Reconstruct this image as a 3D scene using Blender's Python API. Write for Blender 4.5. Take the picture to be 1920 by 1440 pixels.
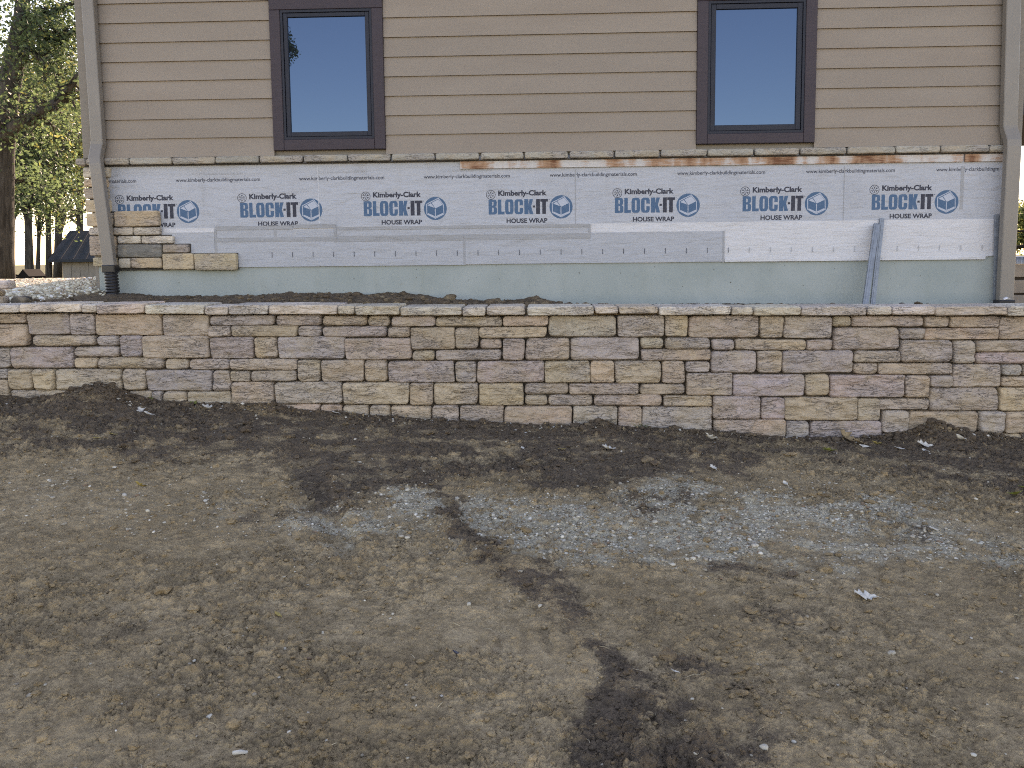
import bpy, math, random
import numpy as np
from mathutils import Matrix, Vector
from mathutils.geometry import tessellate_polygon

for o in list(bpy.data.objects): bpy.data.objects.remove(o)
SC = bpy.context.scene
COL = SC.collection
# ------------------------------------------------------------------ camera
FPX, TILT, ROLL, PPY = 1480.0, 0.0904942, -0.0104569, 619.0      # solved from the lap siding and the printed wrap
CAM = np.array([0.0, 0.0, 1.5])
_c, _s, _ct, _st = math.cos(ROLL), math.sin(ROLL), math.cos(TILT), math.sin(TILT)
r0, u0, f0 = np.array([1, 0, 0.]), np.array([0, _st, _ct]), np.array([0, _ct, -_st])
RIGHT, UP = _c*r0+_s*u0, -_s*r0+_c*u0
cd = bpy.data.cameras.new('camera'); cam = bpy.data.objects.new('camera', cd); COL.objects.link(cam)
M = Matrix.Identity(4)
for i in range(3):
    M[i][0], M[i][1], M[i][2], M[i][3] = RIGHT[i], UP[i], -f0[i], CAM[i]
cam.matrix_world = M
cd.sensor_width = 36; cd.lens = FPX/1920*36; cd.shift_y = -(720-PPY)/1920
cd.clip_start = 0.05; cd.clip_end = 3000
SC.camera = cam
# ------------------------------------------------------------------ world, sun, exposure
SUN_EL, SUN_AZ = math.radians(27), math.radians(4)       # sun stands behind the house
w = bpy.data.worlds.new('World'); SC.world = w; w.use_nodes = True
nt = w.node_tree; bg = nt.nodes['Background']
sky = nt.nodes.new('ShaderNodeTexSky'); sky.sky_type = 'NISHITA'; sky.sun_disc = False
sky.sun_elevation = SUN_EL; sky.sun_rotation = SUN_AZ
sky.air_density = 1.0; sky.dust_density = 0.35; sky.ozone_density = 1.0
nt.links.new(sky.outputs[0], bg.inputs[0]); bg.inputs[1].default_value = 0.115
ld = bpy.data.lights.new('sun', 'SUN'); ld.energy = 3.3; ld.angle = math.radians(0.5); ld.color = (1, .93, .82)
sun = bpy.data.objects.new('sun', ld); COL.objects.link(sun)
sdir = Vector((math.sin(SUN_AZ)*math.cos(SUN_EL), math.cos(SUN_AZ)*math.cos(SUN_EL), math.sin(SUN_EL)))
sun.rotation_euler = sdir.to_track_quat('Z', 'Y').to_euler(); sun.location = (2, 30, 20)
vs = SC.view_settings
vs.view_transform = 'Standard'; vs.look = 'None'; vs.gamma = 1; vs.use_curve_mapping = False
vs.exposure = 2.08
vs.use_white_balance = True; vs.white_balance_temperature = 8700; vs.white_balance_tint = 26
SC.render.engine = 'CYCLES'
SC.cycles.filter_width = 1.1; SC.cycles.use_denoising = False; SC.cycles.max_bounces = 6; SC.cycles.diffuse_bounces = 3; SC.cycles.glossy_bounces = 3; SC.cycles.transmission_bounces = 2; SC.cycles.transparent_max_bounces = 4
# ------------------------------------------------------------------ frames: pixel of the 1920 x 1440 photograph -> plane in the place
class Frame:
    def __init__(s, D, yaw):
        s.O = np.array([0, D, 0.]); s.yaw = yaw
        s.e = np.array([math.cos(yaw), -math.sin(yaw), 0]); s.d = np.array([math.sin(yaw), math.cos(yaw), 0])
    def pix(s, u, v, y=0.0):
        dr = (u-960)/FPX*RIGHT - (v-PPY)/FPX*UP + f0
        t = (y - (CAM-s.O)@s.d)/(dr@s.d)
        P = CAM+dr*t
        return float((P-s.O)@s.e), float(P[2])
    def world(s, x, y, z): return s.O + s.e*x + s.d*y + np.array([0, 0, z])
H = Frame(7.5375, 0.03464)      # house wall
W = Frame(5.47, 0.03464)        # retaining wall
def ray(u, v): return (u-960)/FPX*RIGHT - (v-PPY)/FPX*UP + f0
def at(u, v, Y):
    d = ray(u, v); return CAM + d*(Y/d[1])
# ------------------------------------------------------------------ noise
def _h(ix, iy, iz, seed):
    n = (ix.astype(np.int64)*374761393 + iy.astype(np.int64)*668265263 + iz.astype(np.int64)*2147483647 + seed*974634599) & 0xffffffff
    n = ((n ^ (n >> 13))*1274126177) & 0xffffffff
    n = ((n ^ (n >> 16))*2246822519) & 0xffffffff
    return ((n ^ (n >> 15)) & 0xffffff)/float(0xffffff)
def vn2(x, y, seed=0):
    x = np.asarray(x, float); y = np.asarray(y, float)
    x, y = np.broadcast_arrays(x, y)
    ix, iy = np.floor(x), np.floor(y); fx, fy = x-ix, y-iy
    fx = fx*fx*(3-2*fx); fy = fy*fy*(3-2*fy); z = np.zeros_like(ix)
    a = _h(ix, iy, z, seed); b = _h(ix+1, iy, z, seed); c = _h(ix, iy+1, z, seed); d = _h(ix+1, iy+1, z, seed)
    return (a*(1-fx)+b*fx)*(1-fy)+(c*(1-fx)+d*fx)*fy
def fb2(x, y, seed=0, o=4, g=.5):
    t = 0; a = 1; n = 0
    for i in range(o):
        t = t+a*vn2(x*2**i+i*17.3, y*2**i-i*9.1, seed+i); n += a; a *= g
    return t/n
def wor2(x, y, seed=0):
    ix, iy = np.floor(x), np.floor(y); best = np.full(x.shape, 9.); hid = np.zeros(x.shape); z = np.zeros_like(ix)
    for i in (-1, 0, 1):
        for j in (-1, 0, 1):
            cx, cy = ix+i, iy+j; h1 = _h(cx, cy, z, seed); h2 = _h(cx, cy, z+1, seed)
            d = (cx+.15+.7*h1-x)**2+(cy+.15+.7*h2-y)**2; m = d < best
            best = np.where(m, d, best); hid = np.where(m, _h(cx, cy, z+2, seed), hid)
    return np.sqrt(best), hid
def sstep(a, b, x):
    t = np.clip((x-a)/(b-a), 0, 1); return t*t*(3-2*t)
# ------------------------------------------------------------------ objects
def link(o, parent=None):
    COL.objects.link(o)
    if parent is not None: o.parent = parent
    return o
def tag(o, label=None, cat=None, group=None, kind=None):
    if label: o['label'] = label
    if cat: o['category'] = cat
    if group: o['group'] = group
    if kind: o['kind'] = kind
    return o
def empty(name, loc=(0, 0, 0), rz=0):
    o = bpy.data.objects.new(name, None); o.location = loc; o.rotation_euler = (0, 0, rz); o.empty_display_size = .1
    return link(o)
def mesh(verts, faces, mats=None, smooth=False, idx=None):
    me = bpy.data.meshes.new('m'); me.from_pydata([tuple(v) for v in verts], [], [tuple(f) for f in faces])
    for m in (mats if isinstance(mats, (list, tuple)) else [mats]):
        if m: me.materials.append(m)
    if smooth: me.polygons.foreach_set('use_smooth', [True]*len(me.polygons))
    if idx is not None: me.polygons.foreach_set('material_index', idx)
    me.update(); return me
def bigmesh(V, F, mat, smooth=True):
    """V (n,3) float array, F (m,k) int array"""
    me = bpy.data.meshes.new('m'); k = F.shape[1]
    me.vertices.add(len(V)); me.vertices.foreach_set('co', np.ascontiguousarray(V, np.float32).ravel())
    me.loops.add(F.size); me.loops.foreach_set('vertex_index', np.ascontiguousarray(F, np.int32).ravel())
    me.polygons.add(len(F)); me.polygons.foreach_set('loop_start', np.arange(0, F.size, k, dtype=np.int32))
    me.polygons.foreach_set('loop_total', np.full(len(F), k, np.int32))
    me.polygons.foreach_set('use_smooth', np.full(len(F), smooth, bool))
    if mat: me.materials.append(mat)
    me.update(calc_edges=True); return me
def attr(me, name, vals):
    a = me.attributes.new(name, 'FLOAT', 'POINT'); a.data.foreach_set('value', np.ascontiguousarray(vals, np.float32))
def ob(name, me, parent=None, loc=(0, 0, 0), rot=(0, 0, 0)):
    o = bpy.data.objects.new(name, me); o.location = loc; o.rotation_euler = rot
    return link(o, parent)
class MB:
    def __init__(s): s.v = []; s.f = []; s.i = []
    def add(s, v, f, mi=0):
        b = len(s.v); s.v += [tuple(p) for p in v]; s.f += [tuple(b+k for k in q) for q in f]; s.i += [mi]*len(f); return s
    def box(s, x0, x1, y0, y1, z0, z1, mi=0, bev=0.0):
        if bev <= 0:
            v = [(x0, y0, z0), (x1, y0, z0), (x1, y1, z0), (x0, y1, z0), (x0, y0, z1), (x1, y0, z1), (x1, y1, z1), (x0, y1, z1)]
            return s.add(v, [(0, 3, 2, 1), (4, 5, 6, 7), (0, 1, 5, 4), (1, 2, 6, 5), (2, 3, 7, 6), (3, 0, 4, 7)], mi)
        c = bev   # chamfered box: each corner is three vertices
        v = []; ix = {}
        for i, x in ((0, x0), (1, x1)):
            for j, y in ((0, y0), (1, y1)):
                for k, z in ((0, z0), (1, z1)):
                    dx, dy, dz = (c if i == 0 else -c), (c if j == 0 else -c), (c if k == 0 else -c)
                    ix[i, j, k] = len(v); v += [(x, y+dy, z+dz), (x+dx, y, z+dz), (x+dx, y+dy, z)]
        q = lambda i, j, k, a: ix[i, j, k]+a
        f = []
        f += [(q(0,0,0,0), q(0,0,1,0), q(0,1,1,0), q(0,1,0,0)), (q(1,0,0,0), q(1,1,0,0), q(1,1,1,0), q(1,0,1,0))]
        f += [(q(0,0,0,1), q(1,0,0,1), q(1,0,1,1), q(0,0,1,1)), (q(0,1,0,1), q(0,1,1,1), q(1,1,1,1), q(1,1,0,1))]
        f += [(q(0,0,0,2), q(0,1,0,2), q(1,1,0,2), q(1,0,0,2)), (q(0,0,1,2), q(1,0,1,2), q(1,1,1,2), q(0,1,1,2))]
        for i in (0, 1):
            for j in (0, 1): f.append((q(i,j,0,0), q(i,j,1,0), q(i,j,1,1), q(i,j,0,1)))
            for k in (0, 1): f.append((q(i,0,k,0), q(i,1,k,0), q(i,1,k,2), q(i,0,k,2)))
        for j in (0, 1):
            for k in (0, 1): f.append((q(0,j,k,1), q(1,j,k,1), q(1,j,k,2), q(0,j,k,2)))
        for i in (0, 1):
            for j in (0, 1):
                for k in (0, 1): f.append((q(i,j,k,0), q(i,j,k,1), q(i,j,k,2)))
        return s.add(v, f, mi)
    def poly(s, outer, holes=(), y=0, mi=0, T=None):
        loops = [[Vector((p[0], p[1], 0)) for p in l] for l in (outer, *holes)]
        tri = tessellate_polygon(loops); pts = [p for l in loops for p in l]
        pts = [(p.x, p.y) if T is None else T(p.x, p.y) for p in pts]
        out = []
        for t in tri:
            (ax, az), (bx, bz), (cx, cz) = (pts[k] for k in t)
            out.append(t if (bx-ax)*(cz-az)-(bz-az)*(cx-ax) > 0 else (t[0], t[2], t[1]))   # faces look to -y
        return s.add([(p[0], y, p[1]) for p in pts], out, mi)
    def tube(s, pts, rad, n=8, mi=0, cap=True):
        pts = [Vector(p) for p in pts]; rad = rad if hasattr(rad, '__len__') else [rad]*len(pts)
        v = []; f = []; prev = None
        for k, p in enumerate(pts):
            t = (pts[min(k+1, len(pts)-1)]-pts[max(k-1, 0)]).normalized()
            if prev is None: a = t.orthogonal().normalized()
            else: a = (prev-t*prev.dot(t)).normalized()
            prev = a; b = t.cross(a)
            for j in range(n):
                th = 2*math.pi*j/n; v.append(p+(a*math.cos(th)+b*math.sin(th))*rad[k])
        for k in range(len(pts)-1):
            for j in range(n): f.append((k*n+j, k*n+(j+1) % n, (k+1)*n+(j+1) % n, (k+1)*n+j))
        if cap: f += [tuple(range(n))[::-1], tuple((len(pts)-1)*n+j for j in range(n))]
        return s.add(v, f, mi)
    def sweep(s, path, wa, wb, mi=0, ch=.006):
        """rectangular duct along a path in the x/y/z frame: wa wide in x, wb deep"""
        pts = [Vector(p) for p in path]; v = []; f = []
        for k, p in enumerate(pts):
            t = (pts[min(k+1, len(pts)-1)]-pts[max(k-1, 0)]).normalized()
            b = Vector((1, 0, 0)).cross(t).normalized(); a = t.cross(b).normalized()
            if a.x < 0: a = -a
            x, y = wa/2, wb/2
            for (p1, p2) in ((-x+ch, -y), (x-ch, -y), (x, -y+ch), (x, y-ch), (x-ch, y), (-x+ch, y), (-x, y-ch), (-x, -y+ch)):
                v.append(p+a*p1+b*p2)
        n = 8
        for k in range(len(pts)-1):
            for j in range(n): f.append((k*n+j, k*n+(j+1) % n, (k+1)*n+(j+1) % n, (k+1)*n+j))
        f += [tuple(range(n))[::-1], tuple((len(pts)-1)*n+j for j in range(n))]
        return s.add(v, f, mi)
    def build(s, name, mats, parent=None, smooth=False, loc=(0, 0, 0), rot=(0, 0, 0)):
        return ob(name, mesh(s.v, s.f, mats, smooth, s.i), parent, loc, rot)
# ------------------------------------------------------------------ materials
def lin(r, g, b):
    return tuple(((c/255)/12.92 if c/255 <= .04045 else ((c/255+.055)/1.055)**2.4) for c in (r, g, b))
class NT:
    def __init__(s, name, rough=.8, spec=.3):
        s.m = bpy.data.materials.new(name); s.m.use_nodes = True; s.t = s.m.node_tree
        s.b = s.t.nodes['Principled BSDF']; s.b.inputs['Roughness'].default_value = rough
        s.b.inputs['Specular IOR Level'].default_value = spec
        s.co = None
    def n(s, ty, **kw):
        o = s.t.nodes.new(ty)
        for k, v in kw.items(): setattr(o, k, v)
        return o
    def set(s, sock, v):
        if hasattr(v, 'is_linked') or hasattr(v, 'links'): s.t.links.new(v, sock)
        elif isinstance(v, tuple) and len(v) == 3 and sock.type == 'RGBA': sock.default_value = (*v, 1)
        else: sock.default_value = v
    def obj(s, rnd=False):
        c = s.n('ShaderNodeTexCoord').outputs['Object']
        if rnd:
            r = s.n('ShaderNodeObjectInfo').outputs['Random']
            a = s.n('ShaderNodeVectorMath', operation='ADD'); s.t.links.new(c, a.inputs[0])
            k = s.n('ShaderNodeMath', operation='MULTIPLY'); s.t.links.new(r, k.inputs[0]); k.inputs[1].default_value = 71.3
            s.t.links.new(k.outputs[0], a.inputs[1]); c = a.outputs[0]
        return c
    def pos(s): return s.n('ShaderNodeNewGeometry').outputs['Position']
    def map(s, v, scale=(1, 1, 1)):
        m = s.n('ShaderNodeMapping'); s.t.links.new(v, m.inputs[0]); m.inputs['Scale'].default_value = scale; return m.outputs[0]
    def noise(s, v, scale, detail=4, rough=.55, dist=0, col=False):
        o = s.n('ShaderNodeTexNoise'); s.t.links.new(v, o.inputs['Vector']); o.inputs['Scale'].default_value = scale
        o.inputs['Detail'].default_value = detail; o.inputs['Roughness'].default_value = rough; o.inputs['Distortion'].default_value = dist
        return o.outputs['Color' if col else 'Fac']
    def ramp(s, f, a, b, lo=0., hi=1.):
        m = s.n('ShaderNodeMapRange', interpolation_type='SMOOTHSTEP'); s.set(m.inputs[0], f)
        m.inputs[1].default_value = a; m.inputs[2].default_value = b; m.inputs[3].default_value = lo; m.inputs[4].default_value = hi
        return m.outputs[0]
    def mix(s, f, a, b, mode='MIX'):
        m = s.n('ShaderNodeMix', data_type='RGBA', blend_type=mode)
        s.set(m.inputs[0], f); s.set(m.inputs[6], a); s.set(m.inputs[7], b); return m.outputs[2]
    def math(s, op, a, b=0.):
        m = s.n('ShaderNodeMath', operation=op); s.set(m.inputs[0], a); s.set(m.inputs[1], b); return m.outputs[0]
    def attr(s, name): return s.n('ShaderNodeAttribute', attribute_name=name).outputs['Fac']
    def bump(s, h, dist=.005, strength=1., chain=None):
        b = s.n('ShaderNodeBump'); b.inputs['Distance'].default_value = dist; b.inputs['Strength'].default_value = strength
        s.set(b.inputs['Height'], h)
        if chain: s.t.links.new(chain, b.inputs['Normal'])
        return b.outputs[0]
    def done(s, col, normal=None, rough=None):
        s.set(s.b.inputs['Base Color'], col)
        if normal: s.t.links.new(normal, s.b.inputs['Normal'])
        if rough is not None: s.set(s.b.inputs['Roughness'], rough)
        return s.m
def simple(name, c, rough=.6, spec=.4, var=.12, scale=8, bump=0, metal=0, stretch=(1, 1, 1)):
    k = NT(name, rough, spec); p = k.map(k.obj(), stretch)
    n = k.noise(p, scale, 5, .6)
    col = k.mix(k.ramp(n, .3, .7), tuple(x*(1-var) for x in c), tuple(min(1, x*(1+var)) for x in c))
    k.b.inputs['Metallic'].default_value = metal
    return k.done(col, k.bump(k.noise(p, scale*6, 4), bump) if bump else None)

def m_soil():
    k = NT('soil', .95, .15); p = k.pos()
    n1 = k.noise(p, 2.2, 6, .6); n2 = k.noise(p, 17, 6, .65); n3 = k.noise(p, 120, 4, .7); n4 = k.noise(p, 420, 2, .6)
    brown = k.mix(k.ramp(n1, .35, .65), (.405, .290, .166), (.525, .390, .236))
    brown = k.mix(k.ramp(n2, .38, .66), brown, (.305, .222, .130))
    brown = k.mix(k.ramp(k.noise(p, 6, 6, .7), .46, .66, 0, .4), brown, (.24, .17, .098))
    dark = k.mix(k.ramp(n2, .3, .7), (.132, .096, .066), (.183, .136, .095))
    grav = k.mix(k.ramp(n2, .3, .7), (.42, .36, .255), (.58, .52, .395))
    sand = k.mix(k.ramp(n2, .3, .7), (.43, .31, .18), (.52, .39, .24))
    grass = k.mix(k.ramp(n1, .35, .65), (.05, .058, .02), (.085, .08, .03))
    j = k.math('ADD', k.math('MULTIPLY', k.math('SUBTRACT', n2, .5), .6), k.math('MULTIPLY', k.math('SUBTRACT', n3, .5), .9))
    c = k.mix(k.ramp(k.math('ADD', k.attr('sand'), j), .3, .7), brown, sand)
    c = k.mix(k.ramp(k.math('ADD', k.attr('grav'), j), .12, .80), c, grav)
    c = k.mix(k.ramp(k.math('ADD', k.attr('dark'), j), .22, .78), c, dark)
    c = k.mix(k.ramp(k.math('ADD', k.attr('grass'), j), .4, .6), c, grass)
    sp = k.ramp(n4, .64, .72)                                   # grit
    c = k.mix(k.math('MULTIPLY', sp, .6), c, (.52, .46, .38))
    c = k.mix(k.ramp(n3, .52, .72, 0, .55), c, k.mix(.62, c, (.05, .038, .028)))
    vo = k.n('ShaderNodeTexVoronoi'); k.t.links.new(k.mix(.06, p, k.noise(p, 40, 3, .6, 0, True)), vo.inputs['Vector']); vo.inputs['Scale'].default_value = 75
    v2 = k.n('ShaderNodeTexVoronoi'); k.t.links.new(p, v2.inputs['Vector']); v2.inputs['Scale'].default_value = 210
    crumb = k.math('MULTIPLY', k.ramp(vo.outputs['Distance'], 0, .75, 1, 0), k.ramp(k.noise(p, 9, 4, .6), .40, .62))
    hs = None
    for h_, a_ in ((n2, .009), (crumb, .0075), (n3, .0105), (k.ramp(v2.outputs['Distance'], 0, .7, 1, 0), .0020), (n4, .0022)):
        q = k.math('MULTIPLY', h_, a_); hs = q if hs is None else k.math('ADD', hs, q)
    nb = k.bump(hs, 1., 1.)
    return k.done(c, nb)
def m_stone(name='wall_stone', strata=1.0):
    k = NT(name, .88, .25); p = k.obj(True)
    base = k.n('ShaderNodeObjectInfo').outputs['Color']
    ps = k.map(p, (1, 1, 4.5))
    n1 = k.noise(p, 5, 3, .5, .4); n2 = k.noise(ps, 12, 3.2, .52, .7); n3 = k.noise(p, 90, 4, .6); n5 = k.noise(p, 3.3, 2, .5)
    c = k.mix(k.ramp(n1, .44, .60, 0, .85), base, k.mix(.62, base, (.44, .36, .27)))
    c = k.mix(k.ramp(n5, .48, .62, 0, .8), c, k.mix(.55, base, (.38, .335, .322)))
    c = k.mix(k.ramp(k.noise(p, 6, 4, .6, .8), .56, .72, 0, .35), c, (.52, .415, .28))
    c = k.mix(k.ramp(n2, .28, .40, .14, 0), c, k.mix(.6, base, (.17, .14, .115)))
    c = k.mix(k.ramp(n2, .58, .78, 0, .35), c, (.54, .475, .40))
    wv = k.n('ShaderNodeTexNoise'); k.t.links.new(k.map(p, (2.2, 2, 11)), wv.inputs['Vector']); wv.inputs['Scale'].default_value = 3.4; wv.inputs['Detail'].default_value = 5; wv.inputs['Distortion'].default_value = 1.1
    ck = k.ramp(k.math('ABSOLUTE', k.math('SUBTRACT', wv.outputs['Fac'], .5)), 0, .018, 1, 0)
    ck = k.math('MULTIPLY', ck, k.ramp(n5, .42, .55))
    c = k.mix(k.math('MULTIPLY', ck, .5), c, (.10, .08, .065))
    c = k.mix(k.ramp(n3, .3, .75, .09, 0), c, (.15, .125, .105))
    hs = None
    for h_, a_ in ((k.ramp(k.noise(k.map(p, (1, 1, 2.2)), 9, 5, .6, 1.0), .40, .60), .007*strata), (n2, .011*strata), (k.math('SUBTRACT', 1., ck), .005*strata), (n3, .0015)):
        q = k.math('MULTIPLY', h_, a_); hs = q if hs is None else k.math('ADD', hs, q)
    nb = k.bump(hs, 1., 1.)
    return k.done(c, nb)
def m_siding():
    k = NT('taupe_siding', .72, .3); p = k.obj(True); ps = k.map(p, (1.2, 1, 26))
    n = k.noise(ps, 6, 6, .65, .5); n2 = k.noise(k.map(p, (.5, 1, 2)), 1.5, 4)
    r = k.n('ShaderNodeObjectInfo').outputs['Random']
    c = k.mix(k.ramp(n2, .3, .7), (.285, .237, .198), (.320, .269, .226))
    c = k.mix(k.math('MULTIPLY', r, .25), c, (.26, .228, .197))
    c = k.mix(k.ramp(n, .55, .75, 0, .18), c, (.21, .18, .15))
    d = k.noise(p, 7, 6, .7); c = k.mix(k.ramp(d, .66, .8, 0, .25), c, (.36, .33, .29))
    return k.done(c, k.bump(n, .0035, .7))
def m_wrap(name, c, dirt=.5):
    k = NT(name, .62, .35); p = k.obj()
    weave = k.noise(k.map(p, (90, 1, 700)), 1, 2, .5); v2 = k.noise(k.map(p, (600, 1, 60)), 1, 2, .5)
    wr = k.noise(k.map(p, (2.0, 1, 5)), 2, 4, .5, .6); d = k.noise(p, 2.6, 7, .68); sp = k.noise(p, 46, 3, .6)
    col = k.mix(k.ramp(d, .42, .75, 0, dirt*.5), c, tuple(x*.72 for x in c))
    col = k.mix(k.ramp(weave, .3, .7, 0, .14), col, tuple(x*.72 for x in c))
    col = k.mix(k.ramp(v2, .45, .8, 0, .10), col, (.8, .8, .82))
    col = k.mix(k.ramp(sp, .74, .78, 0, dirt), col, (.16, .14, .13))
    nb = k.bump(wr, .022, .8); nb = k.bump(k.noise(k.map(p, (.7, 1, 8)), 4, 6, .65, .5), .012, .6, nb)
    vs_ = k.noise(k.map(p, (3.5, 1, .25)), 2, 5, .6); col = k.mix(k.ramp(vs_, .56, .75, 0, .35*dirt), col, (.30, .29, .28)); nb = k.bump(vs_, .012, .5, nb)
    col = k.mix(k.ramp(k.noise(p, 11, 6, .75), .60, .78, 0, .45*dirt), col, (.27, .25, .23))
    return k.done(col, nb)
def m_print(name, c, wear=.5):
    k = NT(name, .6, .3); p = k.obj(); n = k.noise(k.map(p, (1, 1, 1)), 260, 3, .7); n2 = k.noise(p, 30, 3)
    col = k.mix(k.ramp(n, .58, .74, 0, wear), c, (.5, .51, .55))
    return k.done(k.mix(k.ramp(n2, .5, .8, 0, wear*.35), col, (.42, .44, .48)))
def m_found():
    k = NT('foundation', .85, .2); p = k.obj()
    d = k.noise(p, 1.6, 6, .6); f = k.noise(p, 30, 5, .7); s1 = k.noise(p, 38, 2, .5); vz = k.noise(k.map(p, (3, 1, .6)), 2.2, 5, .6)
    c = k.mix(k.ramp(d, .3, .7), (.305, .352, .345), (.375, .418, .412))
    c = k.mix(k.ramp(vz, .5, .8, 0, .35), c, (.275, .305, .27)); c = k.mix(k.ramp(s1, .715, .75, 0, .85), c, (.085, .075, .06)); c = k.mix(k.ramp(k.noise(p, 120, 2, .5), .73, .78, 0, .7), c, (.10, .09, .07)); c = k.mix(k.ramp(k.noise(k.map(p, (1, 1, 2)), 7, 6, .75), .58, .76, 0, .4), c, (.24, .235, .20))
    return k.done(c, k.bump(f, .003, .5))
def m_board():
    k = NT('stained_white_board', .75, .3); p = k.obj(True)
    blot = k.noise(k.map(p, (5.0, 1, 1.5)), 1.0, 3, .5, .3); gr = k.noise(k.map(p, (5, 1, 90)), 1.2, 5, .65, 1.0); ch = k.noise(k.map(p, (18, 1, 60)), 1, 4, .6)
    c = k.mix(k.ramp(gr, .35, .75), (.52, .50, .50), (.66, .64, .63))
    f = k.math('ADD', blot, k.math('MULTIPLY', k.math('SUBTRACT', gr, .5), .5))
    c = k.mix(k.ramp(f, .40, .54, 0, .9), c, (.42, .235, .135)); c = k.mix(k.ramp(f, .53, .68, 0, .9), c, (.16, .058, .028))
    c = k.mix(k.ramp(ch, .68, .74, 0, .8), c, (.07, .06, .055))
    return k.done(c, k.bump(gr, .003, .7))
def m_glass():
    k = NT('window_glass', .0, .5); k.b.inputs['IOR'].default_value = 1.95
    k.b.inputs['Specular Tint'].default_value = (.34, .62, 1, 1); k.b.inputs['Coat Weight'].default_value = .25; k.b.inputs['Coat Tint'].default_value = (.6, .8, 1, 1); k.b.inputs['Coat Roughness'].default_value = 0.0; k.b.inputs['Coat IOR'].default_value = 1.6
    n = k.noise(k.map(k.obj(), (1, 1, 1)), 1.2, 2)
    return k.done((.012, .014, .018), k.bump(n, .0006, .25))
def m_leaf(name, a, b, trans=.5):
    k = NT(name, .55, .3); r = k.n('ShaderNodeNewGeometry').outputs['Random Per Island']
    c = k.mix(k.ramp(r, 0, 1), a, b); k.set(k.b.inputs['Base Color'], c)
    tr = k.n('ShaderNodeBsdfTranslucent'); k.set(tr.inputs[0], k.mix(.5, c, tuple(min(1, x*1.7) for x in b)))
    mx = k.n('ShaderNodeMixShader'); mx.inputs[0].default_value = trans
    k.t.links.new(k.b.outputs[0], mx.inputs[1]); k.t.links.new(tr.outputs[0], mx.inputs[2])
    k.t.links.new(mx.outputs[0], k.t.nodes['Material Output'].inputs[0]); return k.m
def m_bark():
    k = NT('bark', .95, .1); p = k.obj(); n = k.noise(k.map(p, (14, 14, 2.2)), 1, 6, .65, .6)
    return k.done(k.mix(k.ramp(n, .3, .7), (.034, .031, .028), (.095, .088, .080)), k.bump(n, .03, .9))
def m_pebble(name='pebble', lum=1.):
    L = lambda *c: tuple(min(.85, x*lum) for x in c)
    k = NT(name, .85, .25); p = k.pos(); r = k.n('ShaderNodeNewGeometry').outputs['Random Per Island']; t = k.attr('tone')
    c = k.mix(k.ramp(r, .0, 1.), L(.28, .235, .175), L(.62, .575, .48)); c = k.mix(k.ramp(r, .92, .95), c, L(.76, .72, .64))
    c = k.mix(k.ramp(r, .10, .06), c, (.26, .17, .11)); c = k.mix(k.ramp(k.noise(p, 60, 4), .4, .7, .0, .4), c, L(.24, .19, .14))
    c = k.mix(t, c, (.16, .12, .085))
    return k.done(c, k.bump(k.noise(p, 300, 3), .001))
MS = m_soil(); MST = m_stone(); MVEN = m_stone('veneer_stone', .6); MSID = m_siding(); MFND = m_found(); MBRD = m_board(); MGL = m_glass()
MWR = m_wrap('house_wrap', (.45, .475, .525), .8); MWH = m_wrap('white_flashing', (.62, .625, .655), .3); MGR = m_wrap('grey_membrane', (.42, .44, .48), .5)
MTP = m_wrap('grey_tape', (.345, .355, .375), .6)
MWS = m_wrap('wrap_crease', (.56, .575, .61), .3); MBLU = m_print('print_blue', lin(66, 100, 132), .35); MDRK = m_print('print_dark', lin(52, 55, 68), .3); MPAL = m_print('print_pale', lin(178, 186, 200), .3)
MTRIM = simple('brown_trim', (.044, .031, .041), .55, .4, .1, 5, .0006, 0, (1, 1, 12)); MSASH = simple('bronze_sash', (.022, .026, .040), .5, .25, .08, 10)
MSPOUT = simple('taupe_metal', (.222, .200, .178), .42, .5, .06, 3, .0006); MCORN = simple('taupe_trim', (.228, .202, .172), .65, .35, .08, 4, .001, 0, (1, 1, 14))
MBLK = simple('black_plastic', (.014, .014, .017), .35, .5, .2, 9); MGALV = simple('galvanised_steel', (.24, .27, .31), .55, .4, .18, 14, .0004, .45)
MMORT_SHADE = simple('shaded_mortar', (.075, .068, .062), .95, .1, .25, 40, .004); MCORE = simple('wall_core', (.06, .05, .042), .95, .1, .2, 20)  # mortar tone is darkened to hold the shadow under the ledge
MROOF = simple('roof_shingle', (.06, .06, .065), .9, .2, .3, 30, .004); MSOF = simple('soffit', (.05, .045, .05), .7)
MBARK = m_bark(); MPEB = m_pebble(); MPEB_SUNLIT = m_pebble('heap_pebble_sunlit', 1.45)  # heap pebbles are lightened so their colour stands in for sunlight
MLG = m_leaf('leaf_green', (.06, .095, .045), (.13, .18, .075), .5); MLY = m_leaf('leaf_yellow', (.12, .14, .05), (.22, .215, .065), .5); MLD = m_leaf('leaf_dark', (.045, .07, .042), (.085, .115, .06), .42)
SRC = dict(p=(.455, .385, .348), t=(.50, .402, .308), y=(.535, .418, .292), w=(.70, .62, .52), g=(.185, .172, .166))
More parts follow.
